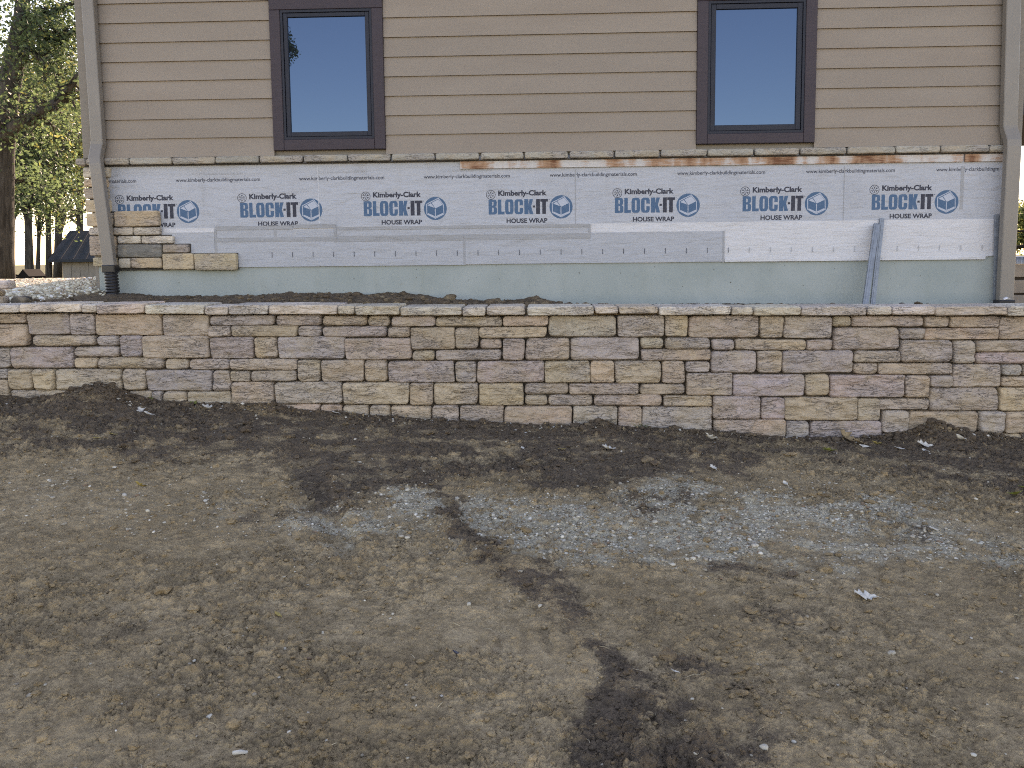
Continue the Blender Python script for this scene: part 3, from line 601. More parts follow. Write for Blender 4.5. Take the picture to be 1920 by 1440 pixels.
# the wall runs on past both edges of the picture
for s0, s1 in ((-420, -41), (1972, 2340)):
    yv = 590
    for hgt in (42, 21, 42, 21, 42, 42):
        xx = s0
        while xx < s1-20:
            wd = min(random.Random(sd).choice((45, 85, 90, 130)), s1-xx); sd += 1
            stone('stone', W, rwall, xx, yv, xx+wd, yv+hgt, random.Random(sd+5).choice(('p', 't', 'y', 'tp', 'ty', 't')), .2, 0, sd, step=.03); xx += wd+1
        yv += hgt+1
CAPS = """-260 570 -150 587 w;-150 570 -60 587 wt;-60 572 36 587 w;36 569 151 586 wt;151 570 181 587 w;181 569 270 589 wt;270 571 382 590 w;382 574 427 591 wt;427 571 502 590 w;502 571 632 590 w;632 573 665 590 wy;665 573 749 591 wy;750 575 866 592 wt;866 575 911 593 w;911 574 985 592 wt;988 574 1114 592 w;1116 574 1160 589 w;1161 574 1235 589 wy;1236 574 1371 591 w;1372 575 1412 591 wt;1413 575 1503 592 w;1503 574 1626 592 wt;1627 574 1673 591 w;1673 574 1753 591 w;1754 574 1890 592 wt;1890 573 1975 593 w;1976 574 2080 593 w;2080 574 2190 593 wt"""
for it in CAPS.split(';'):
    x0, y0, x1, y1, c = it.split(); sd += 1
    stone('cap_stone', W, rwall, float(x0), float(y0), float(x1), float(y1), c, .32, -.06, sd, .0024, .7, .010, wob=.004, nloop=4)
cx0, cx1 = W.pix(-420, 600)[0], W.pix(2340, 600)[0]
MB().box(cx0, cx1, .055, .30, -.2, W.pix(960, 592)[1]-.01).build('core', MCORE, rwall)
# low pier of the next wall, at the left end
pier = empty('stone_pier', (W.O[0], W.O[1], 0), -W.yaw); tag(pier, 'stub of stacked stone with a thick cap slab behind the left end of the wall', 'stone pier')
for (x0, y0, x1, y1, c, nm) in ((-150, 527, 12, 543, 'w', 'cap_stone'), (-150, 544, -6, 556, 't', 'stone'), (-150, 556, 0, 572, 'wt', 'stone')):
    sd += 1; stone(nm, W, pier, x0, y0, x1, y1, c, .11, .42 if nm == 'cap_stone' else .47, sd, .001, .7, .014)
sd += 1; e = empty('stone_block', (W.O[0], W.O[1], 0), -W.yaw); tag(e, 'dark grey stone block lying behind the cap beside the stone stub', 'stone block')
q = stone('block', W, e, 14, 556, 44, 574, 'g', .11, .50, sd, .001, .6, .03); q.color = (.055, .052, .05, 1)
# ------------------------------------------------------------------ the house
house = empty('house', (H.O[0], H.O[1], 0), -H.yaw)
tag(house, 'house end wall with taupe lap siding over exposed printed wrap and pale foundation', 'house')
hx = lambda u, v, y=0.: H.pix(u, v, y)[0]
hz = lambda u, v, y=0.: H.pix(u, v, y)[1]
Z0, RV = 1.5+.991494, .178
XL = (hx(145, 50)+hx(158, 260))/2; XR = (hx(1919, 100)+hx(1906, 400))/2
EAVE = 4.85; DEP = 9.0
MB().box(XL+.03, XR-.03, .012, DEP, .6, EAVE).build('wall', MCORN, house)
# roof, out of the picture; it throws the shade the yard lies in
ov = .45; rz = EAVE; ridge = EAVE+.62*(DEP/2+ov)
MB().add([(XL-ov, -ov, rz-.05), (XR+ov, -ov, rz-.05), (XR+ov, DEP/2, ridge), (XL-ov, DEP/2, ridge), (XL-ov, DEP+ov, rz-.05), (XR+ov, DEP+ov, rz-.05), (XL-ov, -ov, rz+.12), (XR+ov, -ov, rz+.12), (XR+ov, DEP/2, ridge+.17), (XL-ov, DEP/2, ridge+.17), (XL-ov, DEP+ov, rz+.12), (XR+ov, DEP+ov, rz+.12)],
    [(6, 7, 8, 9), (9, 8, 11, 10), (0, 3, 2, 1), (3, 4, 5, 2), (0, 1, 7, 6), (1, 2, 8, 7), (2, 5, 11, 8), (5, 4, 10, 11), (4, 3, 9, 10), (3, 0, 6, 9)]).build('roof', MROOF, house)
MB().add([(XL+.03, .02, EAVE), (XL+.03, DEP-.02, EAVE), (XL+.03, DEP/2, ridge-.1), (XR-.03, .02, EAVE), (XR-.03, DEP-.02, EAVE), (XR-.03, DEP/2, ridge-.1)], [(0, 2, 1), (3, 4, 5), (0, 1, 4, 3)]).build('gable', MCORN, house)
# windows: outer trim rectangle, then frame line and glass, from the photograph
def avg(*p): return sum(p)/len(p)
WIN = []
for (ol, orr, ot, obt, fl, fr_, ft, fb, gl_, gr_, gt, gb) in (
    (avg(hx(503, 2), hx(519, 283)), avg(hx(715, 0), hx(727, 280)), hz(610, -2), hz(623, 281.5), avg(hx(526, 22), hx(536, 263)), avg(hx(693, 18), hx(708, 260)), hz(610, 19.5), hz(622, 261.5), avg(hx(537, 33), hx(550, 247)), avg(hx(683, 32), hx(692.5, 247)), hz(610, 32.5), hz(621, 247.5)),
    (avg(hx(1305.5, 20), hx(1305.4, 271)), avg(hx(1529, 0), hx(1526, 267)), hz(1417, -17), hz(1416, 269.5), avg(hx(1325, 5), hx(1327, 252)), avg(hx(1505, 2), hx(1508, 249)), hz(1417, 2.5), hz(1417, 250.5), avg(hx(1340, 20), hx(1341, 236)), avg(hx(1491, 16), hx(1493, 232)), hz(1416, 17.5), hz(1417, 234.5))):
    WIN.append((ol, orr, obt, ot)); yT = -.045
    f = MB()
    f.box(fl, fl+.022, -.036, .02, fb, ft); f.box(fr_-.022, fr_, -.036, .02, fb, ft); f.box(fl+.022, fr_-.022, -.036, .02, fb, fb+.022); f.box(fl+.022, fr_-.022, -.036, .02, ft-.022, ft)
    win = f.build('window', MSASH, house)
    s = MB(); i = .026                                          # casement sash
    s.box(fl+i, gl_, -.028, .01, fb+i, ft-i, 0, .003); s.box(gr_, fr_-i, -.028, .01, fb+i, ft-i, 0, .003); s.box(gl_+.0005, gr_-.0005, -.027, .01, fb+i, gb, 0, .003); s.box(gl_+.0005, gr_-.0005, -.027, .01, gt, ft-i, 0, .003)
    s.build('sash', MSASH, win)
    MB().box(gl_-.004, gr_+.004, -.010, -.004, gb-.004, gt+.004).build('pane', MGL, win)
    g = .002
    for (x0, x1, z0, z1) in ((ol, orr, ft+g, ot), (ol, fl-g, obt, ft-.0005), (fr_+g, orr, obt, ft-.0005), (fl-g+.002, fr_+g-.002, obt, fb-g)):
        MB().box(x0, x1, yT, .005, z0, z1, 0, .003).build('trim_board', MTRIM, win)
# lap siding, board by board, cut round the windows
CL, CRt = avg(hx(180, 0), hx(199, 260)), avg(hx(1881, 40), hx(1874, 270))
k = 0; zb = Z0
while zb < EAVE-.02:
    zt = min(zb+RV+.018, EAVE+.01); segs = [(CL, CRt)]
    for (ol, orr, obt, ot) in WIN:
        if zt-.03 > obt and zb < ot:
            new = []
            for (s0, s1) in segs:
                if ol > s0 and orr < s1: new += [(s0, ol-.002), (orr+.002, s1)]
                else: new.append((s0, s1))
            segs = new
    for (s0, s1) in segs:
        cuts = [s0, s1]
        if s1-s0 > 3.2 and k > 9: cuts = [s0, s0+1.7, s1]
        for c0, c1 in zip(cuts[:-1], cuts[1:]):
            yb, yt = -.028, -.010
            z_hi = zt
            for (ol, orr, obt, ot) in WIN:            # the board the trim foot stands in is notched
                pass
            v = [(c0, yb, zb), (c1, yb, zb), (c1, yb+.018, zb+.004), (c0, yb+.018, zb+.004), (c0, yt, z_hi), (c1, yt, z_hi), (c1, .012, z_hi), (c0, .012, z_hi)]
            MB().add(v, [(0, 3, 2, 1), (4, 5, 6, 7), (0, 1, 5, 4), (1, 2, 6, 5), (2, 3, 7, 6), (3, 0, 4, 7)]).build('lap_board', MSID, house)
    k += 1; zb += RV
ZLT, ZLB = Z0-.004, Z0-.066
for (x0, x1) in ((XL, CL-.003), (CRt+.003, XR)):
    MB().box(x0, x1, -.034, .3, ZLT+.004, EAVE, 0, .003).build('corner_board', MCORN, house)
# stone ledge
led = [(140, 160), (160.5, 193), (194, 241), (242, 321), (322, 403), (404, 485), (486, 567), (569, 651), (652, 732), (734, 815), (816, 898), (900, 982), (983, 1065), (1068, 1151), (1153, 1237), (1239, 1326), (1327, 1413), (1415, 1499), (1502, 1588), (1590, 1679), (1680, 1764), (1765, 1855), (1856, 1884)]
for i, (x0, x1) in enumerate(led):
    vm = 297-23*(x0-195)/1685; a0, a1 = hx(x0, vm+6, -.07), hx(x1, vm+6, -.07); sd += 1; rg = np.random.default_rng(sd)
    dd = .4 if i == 0 else .075
    o = ob('ledge_stone', stone_mesh(a1-a0-.003, ZLT-ZLB, dd, sd, .55, .012, .003, 3, .02, MVEN), house, ((a0+a1)/2, -.072+rg.normal(0, .002), (ZLT+ZLB)/2+rg.normal(0, .0012)))
    c = np.array((.40, .375, .325))*(1+rg.normal(0, .06)); o.color = (*c, 1)
MB().box(hx(158, 308, -.03), hx(1882, 290, -.03), -.030, .010, ZLB-.012, ZLB-.002).build('mortar_bed', MMORT_SHADE, house)  # dark strip paints in the shadow line below the ledge stones
# wrap, flashing, foundation
ZW0 = Z0-.03; ZWB = hz(960, 421); ZFB = hz(960, 494.5); ZF0 = .6
XWL, XWR = hx(176, 400), hx(1897, 400)
wrap = MB().box(XWL, XWR, -.006, .011, ZWB-.02, ZW0).build('house_wrap', MWR, house)
wrap['label'] = 'pale grey-white house wrap printed with a repeating blue logo'
MB().box(hx(190, 530, .03), hx(1893, 560, .03), .003, .4, ZF0, ZFB+.03).build('foundation', MFND, house)
# flashing strip with a slightly wavy lower edge and its free right corner lifted
n = 90; xa, xb = hx(300, 460), hx(1864, 460); v = []; f = []
for i in range(n+1):
    x = xa+(xb-xa)*i/n; wv = .004*math.sin(x*3.1)+.003*math.sin(x*7.7+1); zz = ZFB+wv*.6+(.03*max(0, (i-n+3)/3)); yb = -.012-.006*abs(math.sin(x*2.3+.5)) if x > hx(1357, 460) else -.0115
    for (y, z) in ((-.0095, ZWB), (-.0105, ZWB-.12), (-.0115, ZFB+.07+wv), (yb, zz), (yb+.0025, zz)): v.append((x, y, z))
for i in range(n):
    for j in range(4): p = i*5+j; f.append((p+1, p+6, p+5, p))
MB().add(v, f).build('flashing_strip', MWH, house)
for (u0, u1) in ((1358, 1632), (1652, 1845)):
    x0_, x1_ = hx(u0, 488), hx(u1, 488); MB().box(x0_, x1_, -.0235, -.019, ZFB-.004, ZFB+.022, 0, .0015).build('flashing_hem', MWH, house)
def sheet(name, m, u0, v0, u1, v1, y, parent=house, t=.002):
    um, vm = (u0+u1)/2, (v0+v1)/2
    return MB().box(hx(u0, vm), hx(u1, vm), y, y+t, hz(um, v1), hz(um, v0)).build(name, m, parent)
sheet('membrane', MGR, 405, 449, 869.5, 499, -.0165); sheet('membrane', MGR, 870.5, 436, 1357, 493, -.0165)
sheet('membrane', MGR, 405, 428, 1104, 446, -.0150); sheet('membrane', MGR, 312, 436, 404, 500, -.0150)
for (u0, v0, u1, v1) in ((405, 423.5, 550, 431), (551, 421, 630, 428), (632, 424, 870, 430), (871, 421, 1105, 427), (405, 445, 629, 453), (633, 441, 869, 452), (871, 438.5, 1106, 449)):
    sheet('tape', MTP, u0, v0, u1, v1, -.0195)
for (u0, v0, u1, v1) in ((404, 428, 408, 474), (515, 430, 519, 452), (627, 424, 632, 454), (869, 446, 873, 497), (1103, 420, 1107, 446), (1354, 433, 1357.5, 492)):
    sheet('tape', MTP, u0, v0, u1, v1, -.0185)
u = 511.
while u < 1856:
    vv = 478-14*(u-511)/1340
    if not 1634 < u < 1648: sheet('printed_mark', MDRK if u < 1400 else MTP, u, vv-5, u+.9, vv+5, -.0205 if u < 1357 else -.0195 if u < 1364 else -.0215, t=.0006)
    u += 38.3+1.6*(u-511)/1340
for (u0, v0, u1, v1, m_) in ((597, 312, 598.5, 421, MWS), (1078, 318, 1079.5, 420, MTP), (1581, 312, 1582.5, 413, MTP), (1800, 312, 1806, 392, MTP)): sheet('wrap_seam_shading', m_, u0, v0, u1, v1, -.0078, wrap, .0012)  # creases as toned strips; the wide dark one has its shade painted in
# stained boards under the ledge
zbt, zbb = ZLB-.013, hz(1340, 309.5+1)
for (u0, u1) in ((862, 1806), (1809, 1884)):
    MB().box(hx(u0, 305, -.02), hx(u1, 295, -.02), -.026, -.0065, zbb, zbt, 0, .002).build('nailer_board', MBRD, house)
# mortar and corner veneer stones
MB().box(hx(186, 420, -.02), hx(297, 420, -.02), -.022, -.0065, hz(250, 441), hz(250, 396)).build('mortar_bed', MMORT_SHADE, house)
MB().box(hx(186, 420, -.02), hx(322, 450, -.02), -.021, -.0065, hz(250, 458), hz(250, 441)).build('mortar_bed', MMORT_SHADE, house)
MB().box(hx(186, 420, -.02), hx(358, 470, -.02), -.0225, -.0065, hz(250, 476), hz(250, 458)).build('mortar_bed', MMORT_SHADE, house)
MB().box(hx(188, 420, -.02), hx(447, 490, -.02), -.0235, -.0065, hz(250, 507), hz(250, 476)).build('mortar_bed', MMORT_SHADE, house)
MB().box(hx(165, 320, -.02), hx(200, 395, -.02), -.0215, .02, hz(190, 396), hz(190, 312)).build('mortar_bed', MMORT_SHADE, house)
VEN = """214 395 298 425 y;212 426 249 441 wt;250 426 300 441 wt;218 442 263 457 w;264 442 324 457 w;220 458 303 483 g;304 458 353 474 gt;221 484 244 503 wt;245 483 303 503 y;304 475 363 506 y;364 475 444 507 yt"""
for it in VEN.split(';'):
    x0, y0, x1, y1, c = it.split(); sd += 1
    o = stone('veneer_stone', H, house, float(x0), float(y0), float(x1), float(y1), c, .05, -.062, sd, .0022, .55, .010, MVEN, wob=.003)
    if c[0] == 'y': o.color = (o.color[0]*1.06, o.color[1]*1.05, o.color[2]*1.0, 1)
for (x0, y0, x1, y1, c) in ((154, 313, 204, 333, 'w'), (155, 335, 200, 351, 'y'), (157, 352, 201, 373, 'yt'), (159, 374, 205, 398, 'y'), (161, 399, 212, 425, 'y'), (165, 426, 210, 441, 'w'), (166, 442, 217, 480, 'y'), (172, 482, 219, 500, 'y')):
    sd += 1; o = stone('veneer_stone', H, house, x0, y0, x1, y1, c, .32, -.058, sd, .003, .55, .010, MVEN, wob=.003)
    o.color = tuple(np.array(o.color[:3])*1.1)+(1,)
# ------------------------------------------------------------------ print on the wrap
def text_tris(body, bold=0.):
    cu = bpy.data.curves.new('t', 'FONT'); cu.body = body; cu.size = 1; cu.offset = bold; cu.resolution_u = 3
    o = bpy.data.objects.new('t', cu); COL.objects.link(o); dg = bpy.context.evaluated_depsgraph_get(); me = bpy.data.meshes.new_from_object(o.evaluated_get(dg))
    V = np.array([v.co[:2] for v in me.vertices]); Fc = [tuple(p.vertices) for p in me.polygons]
    bpy.data.objects.remove(o); bpy.data.curves.remove(cu); bpy.data.meshes.remove(me)
    lo, hi = V.min(0), V.max(0); return (V-lo)/(hi-lo), Fc
TX = {k: text_tris(k, b) for k, b in (('Kimberly-Clark', .042), ('HOUSE WRAP', .036), ('www.kimberly-clarkbuildingmaterials.com', .013), ('ICC-ES Evaluation Report ESR-2641', .006), ('ngmaterials.com', .013), ('ESR-2641', .006), ('www.kimberly-clarkbuildingm', .013))}
def rrect(x0, x1, y0, y1, r, n=4):
    o = []
    for cx, cy, a in ((x1-r, y1-r, 0), (x0+r, y1-r, 90), (x0+r, y0+r, 180), (x1-r, y0+r, 270)):
        for i in range(n+1): t = math.radians(a+90*i/n); o.append((cx+r*math.cos(t), cy+r*math.sin(t)))
    return o
LET = {'B': ([(0, 0), (0, 1), (.72, 1), (.90, .96), (.97, .86), (.97, .64), (.90, .56), (.78, .52), (.92, .48), (1, .40), (1, .14), (.93, .04), (.75, 0)], [[(.42, .60), (.58, .62), (.60, .80), (.56, .85), (.42, .85)], [(.42, .15), (.58, .15), (.61, .20), (.61, .41), (.57, .46), (.42, .46)]]),
    'L': ([(0, 0), (0, 1), (.52, 1), (.52, .19), (1, .19), (1, 0)], []),
    'O': (rrect(0, 1, 0, 1, .27), [rrect(.40, .60, .16, .84, .08)[::-1]]),
    'C': ([(1, .60), (1, .80), (.95, .92), (.80, 1), (.25, 1), (.07, .93), (0, .80), (0, .20), (.07, .07), (.25, 0), (.78, 0), (.94, .08), (1, .20), (1, .43), (.61, .43), (.61, .2), (.57, .15), (.45, .15), (.41, .2), (.41, .8), (.45, .85), (.57, .85), (.61, .8), (.61, .60)], []),
    'K': ([(0, 0), (0, 1), (.46, 1), (.46, .63), (.58, 1), (.98, 1), (.76, .52), (1, 0), (.58, 0), (.46, .34), (.46, 0)], []),
    'I': ([(0, 0), (0, 1), (1, 1), (1, 0)], []), 'T': ([(0, 1), (1, 1), (1, .82), (.73, .82), (.73, 0), (.25, 0), (.25, .82), (0, .82)], [])}
S = 1/196.5
def put_text(mb, key, x0, x1, z0, z1, y, mi):
    V, Fc = TX[key]; mb.add([(x0+p[0]*(x1-x0), y, z0+p[1]*(z1-z0)) for p in V], Fc, mi)
ANC = [(225, 412), (452, 408.8), (682, 406), (913.5, 403), (1150, 399), (1392, 395), (1637, 393)]
A0 = np.array([H.pix(u, v) for u, v in ANC]); pf = np.polyfit(range(7), A0[:, 0], 1); zB = A0[:, 1].mean(); SP = S*1.0
yP, yQ = -.0066, -.0070
for i in range(8):
    ax = pf[1]+pf[0]*i; s = SP; t = MB()
    key = 'www.kimberly-clarkbuildingmaterials.com'; x0, x1 = -120, 40
    if i == 0: key, x0, x1 = 'ngmaterials.com', -22, 38
    if i == 7: key, x0, x1 = 'www.kimberly-clarkbuildingm', -120, -8
    dz = 0 if i < 4 else 1
    put_text(t, key, ax+x0*s, ax+x1*s, zB+(65.5)*s, zB+(74.5)*s, yP, 0)
    if i < 4:
        t.build('printed_text', [MDRK, MTP], wrap); t = MB()
        kk, x0, x1 = ('ESR-2641', -18, 6) if i == 0 else ('ICC-ES Evaluation Report ESR-2641', -88, 7)
        put_text(t, kk, ax+x0*s, ax+x1*s, zB+78.5*s, zB+84*s, yP, 1)
    t.build('printed_text', [MDRK, MTP], wrap)
    if i == 7: break
    g = MB()
    for ch, x0, x1, mi in (('B', 0, 15.5, 0), ('L', 17.3, 29.5, 0), ('O', 30.5, 46.3, 0), ('C', 48, 64, 0), ('K', 66.3, 83, 0), ('I', 88, 95.3, 1), ('T', 96, 110.2, 1)):
        outer, holes = LET[ch]; g.poly(outer, holes, yP, mi, lambda px, pz, x0=x0, x1=x1: (ax+(x0+px*(x1-x0))*s, zB+pz*27.5*s))
    q = lambda px, pz: (ax+px*s, zB+pz*s)
    g.poly([(82, 12), (86.3, 12), (86.3, 15.8), (82, 15.8)], (), yP, 1, q)
    g.poly([(112.3+.8*math.cos(x*1.05), 26.5+.8*math.sin(x*1.05)) for x in range(6)], (), yP, 1, q)
    put_text(g, 'Kimberly-Clark', ax+18*s, ax+108*s, zB+31*s, zB+44.2*s, yP, 1); put_text(g, 'HOUSE WRAP', ax+33*s, ax+109*s, zB-16.3*s, zB-7.5*s, yP, 1)
    N = 40; circ = lambda cx, cy, r: [(cx+r*math.cos(6.28318*k/N), cy+r*math.sin(6.28318*k/N)) for k in range(N)]
    g.poly(circ(134.3, 12.6, 21.4), (), yP, 0, q)                                        # round badge with a house in it
    zp = lambda x, yy: ((x-212)/9.6, (660-yy)/9.6)
    o1 = [zp(*p) for p in ((1338, 458), (1557, 350), (1652, 470), (1660, 645), (1500, 722), (1340, 640))]; cxy = np.mean(o1, 0)
    g.poly(o1, [[tuple(cxy+(np.array(p)-cxy)*.915) for p in o1][::-1]], yQ, 2, q)
    for pl in (((1436, 437), (1555, 378), (1632, 476), (1502, 538)), ((1362, 482), (1424, 443), (1486, 528)), ((1493, 545), (1507, 545), (1507, 690), (1493, 690)), ((1365, 620), (1500, 680), (1640, 618), (1640, 640), (1500, 704), (1365, 642))):
        g.poly([zp(*p) for p in pl], (), yQ-.0002, 2, q)
    g.poly(circ(4.3, 36.4, 8.8), [circ(4.3, 36.4, 7.8)[::-1]], yP, 1, q)                  # small round emblem
    for k in range(6):
        th = math.radians(90+60*k); c_, s_ = math.cos(th), math.sin(th)
        def rp(x, yy): return (4.3+x*c_-yy*s_, 36.4+x*s_+yy*c_)
        for pl in (((1.2, -.45), (4.2, -.45), (4.2, .45), (1.2, .45)), ((4., -.4), (6.4, 1.3), (5.9, 2.1), (3.7, .6)), ((4., .4), (6.4, -1.3), (5.9, -2.1), (3.7, -.6))):
            g.poly([rp(*p) for p in pl], (), yP-.0001*(k % 2), 1, q)
    lo = g.build('printed_logo', [MBLU, MDRK, MPAL], wrap)
# ------------------------------------------------------------------ downspouts
def spout(path_px, wpx, wb=.07):
    path = []
    for (u, v, y) in path_px: a_1, z_1 = H.pix(u, v, y); path.append((a_1, y, z_1))
    return MB().sweep(path, wpx*S, wb)
sp = spout([(165.5, -60, -.085), (166.5, 0, -.085), (184.5, 262, -.085), (184.5, 270, -.085), (182, 284, -.11), (180, 298, -.135), (181, 308, -.148), (182.5, 318, -.15), (206.5, 500, -.15)], 22).build('downspout', MSPOUT, house)
MB().sweep([(H.pix(184.3, 265, -.085)[0], -.085, H.pix(184, 266, -.085)[1]), (H.pix(184.6, 272, -.086)[0], -.086, H.pix(184, 273, -.085)[1])], 23.2*S, .076).build('joint_band', MSPOUT, sp)
z_t = H.pix(1897, -60, -.085)[1]
sp2 = spout([(1899, -60, -.085), (1897.5, 0, -.085), (1891, 236, -.085), (1892, 244, -.09), (1896, 256, -.11), (1898, 264, -.13), (1898.5, 275, -.135), (1883.5, 563, -.135)], 25).build('downspout', MSPOUT, house)
xq, zq = H.pix(1882.5, 568, -.135); MB().box(xq-.072, xq+.072, -.19, -.08, zq-.25, zq+.03, 0, .006).build('drain_adaptor', MBLK, sp2)
xa_, za_ = H.pix(207.5, 504, -.15); zb_ = H.pix(210, 550, -.15)[1]
MB().box(xa_-.062, xa_+.062, -.205, -.095, za_-.035, za_+.036, 0, .008).build('drain_adaptor', MBLK, sp)
pts, rr = [], []; nrib = 9; z1_ = za_-.035; z2_ = zb_-.06
for i in range(nrib*4+1):
    t = i/(nrib*4); pts.append((xa_+.012*t, -.15, z1_+(z2_-z1_)*t)); rr.append((.060, .064, .060, .052)[i % 4])
MB().tube(pts, rr, 20).build('corrugated_pipe', MBLK, sp, True)
zz = H.pix(1916, 215, .8)[1]; xx = H.pix(1914, 190, .8)[0]
MB().box(xx, xx+2.2, .8, 3.2, zz, zz+.27).build('porch_eave', MSOF, house)
MB().box(xx+1.95, xx+2.1, .9, 1.05, .3, zz-.002).build('porch_post', MCORN, house); MB().box(xx+1.95, xx+2.1, 2.95, 3.1, .3, zz-.002).build('porch_post', MCORN, house)
def leaves_(C, size, rg, aspect=.55):
    n = len(C); d = rg.normal(0, 1, (n, 3)); d[:, 2] *= .7; d /= np.linalg.norm(d, axis=1)[:, None]
    e = np.cross(d, rg.normal(0, 1, (n, 3))); e /= np.linalg.norm(e, axis=1)[:, None]+1e-9
    L = size*rg.uniform(.6, 1.4, (n, 1)); nn = np.cross(d, e)
    V = np.stack([C-d*L*.5, C+e*L*aspect*.5+nn*L*.06, C+d*L*.5, C-e*L*aspect*.5+nn*L*.06], 1).reshape(-1, 3)
    return V, (np.arange(n*4).reshape(n, 4))
# ------------------------------------------------------------------ galvanised channels leaning on the wall
def channel(label, top, bot, wpx, yt, yb, fl=.026):
    a1, z1 = H.pix(*top, yt); a0, z0 = H.pix(*bot, yb); p1 = Vector(H.world(a1, yt, z1)); p0 = Vector(H.world(a0, yb, z0))
    p0 = p0-(p1-p0).normalized()*.12; L = (p1-p0).length; zax = (p1-p0).normalized(); xax = Vector(H.e); yax = zax.cross(xax).normalized(); xax = yax.cross(zax)
    w2 = wpx*S/2; t = .0016; lp = .008; m = MB()
    m.box(-w2, w2, 0, t, 0, L); m.box(-w2, -w2+t, t, fl, 0, L); m.box(w2-t, w2, t, fl, 0, L); m.box(-w2+t, -w2+lp, fl-t, fl, 0, L); m.box(w2-lp, w2-t, fl-t, fl, 0, L)
    rib = w2*.35; m.box(-rib, rib, -.003, 0, 0, L)
    o = m.build('metal_channel', MGALV); R = Matrix((xax, yax, zax)).transposed().to_4x4(); R.translation = p0; o.matrix_world = R
    return tag(o, label, 'metal channel', 'galvanised channels leaning on the house')
channel('left one of two crossed galvanised channels leaning on the foundation', (1644.5, 419), (1623, 571), 9.5, -.075, -.34)
channel('right and taller one of two crossed galvanised channels leaning on the foundation', (1654.5, 409), (1637, 571), 8, -.03, -.22)
channel('upright galvanised channel standing beside the right downspout', (1872, 402), (1869, 573), 9, -.05, -.09)
xq, zq = H.pix(1691, 573, -.5); pq = H.world(xq, -.5, zq)
o = MB().tube([pq+np.array([-.06, -.10, -.012]), pq+np.array([.0, .0, -.010]), pq+np.array([.08, .14, -.03])], .038, 18).build('drain_pipe', MBLK, None, True)
tag(o, 'end of a black plastic drain pipe poking up behind the wall cap', 'drain pipe')
# ------------------------------------------------------------------ leaves and litter on the soil
def ground_at(u, v):
    d = ray(u, v); t = 3.0
    for _ in range(30):
        Pq = CAM+d*t; a_1 = np.array([(Pq-W.O)@W.e]); b_1 = np.array([-(Pq-W.O)@W.d]); zg = base_low(a_1, b_1)[0]
        t += (zg-Pq[2])/d[2]*.7
    zz = zlow(a_1, np.maximum(b_1, .02))[0][0]
    return np.array([Pq[0], Pq[1], zz]), t
def leaf_mat(name, c, trans=.25):
    k = NT(name, .6, .3); p = k.obj(); n = k.noise(p, 40, 4, .6)
    col = k.mix(k.ramp(n, .3, .7), tuple(x*.7 for x in c), tuple(min(1, x*1.15) for x in c)); col = k.mix(k.ramp(k.noise(p, 25, 3), .62, .72, 0, .6), col, (.16, .11, .05))
    return k.done(col, k.bump(n, .001))
LM = dict(w=leaf_mat('leaf_bleached', (.58, .55, .49)), y=leaf_mat('leaf_gold', (.36, .27, .09)), g=leaf_mat('leaf_fresh', (.19, .21, .05)), t=leaf_mat('leaf_tan', (.33, .235, .13)), k=leaf_mat('leaf_greybrown', (.10, .09, .085)))  # the last one is a dark grey-brown leaf
def leaf_obj(u, v, px, col, kind, label, rot, seed, curl=.5, tilt=.25, aspect=.6):
    Pq, t = ground_at(u, v); L = px*t/FPX; rg = np.random.default_rng(seed); n, mcol = 16, 6; V = []; Fc = []
    ph = rg.uniform(0, 6)
    for i in range(n+1):
        s_ = i/n; env = math.sin(math.pi*min(1, s_*.97+.015))**.75*(.75+.5*s_)
        if kind == 'oak': env *= 1+.42*math.sin(s_*math.pi*6.5+.6)
        elif kind == 'maple': env *= 1+.5*math.sin(s_*math.pi*4.2+1.5)
        hw = max(.004, L*aspect*.5*env)
        for j in range(mcol+1):
            q = j/mcol*2-1; asym = 1+.12*math.sin(ph+s_*9)*(1 if q > 0 else -1); x = q*hw*asym; yv = (s_-.5)*L
            if kind == 'maple': yv += abs(q)*.10*L*math.sin(s_*6)
            zc = curl*L*(.35*abs(q)**1.6*env*.5+.22*(2*s_-1)**2)+.03*L*math.sin(5*s_+ph+3*q)
            V.append((x, yv, zc))
    for i in range(n):
        for j in range(mcol): p = i*(mcol+1)+j; Fc.append((p, p+1, p+mcol+2, p+mcol+1))
    o = ob('fallen_leaf', mesh(V, Fc, LM[col], True), None, Pq+np.array([0, 0, .006+.12*L*tilt]), (rg.normal(0, .12)+tilt, rg.normal(0, .15), rot))
    md = o.modifiers.new('thick', 'SOLIDIFY'); md.thickness = .0006
    st = MB().tube([(0, -L*.5, curl*L*.2), (L*.04, -L*.68, curl*L*.12), (L*.10, -L*.85, -.002)], [.0011, .0009, .0007], 5).build('stem', LM[col if col != 'k' else 't'], o)
    return tag(o, label, 'leaf', 'fallen leaves on the soil')
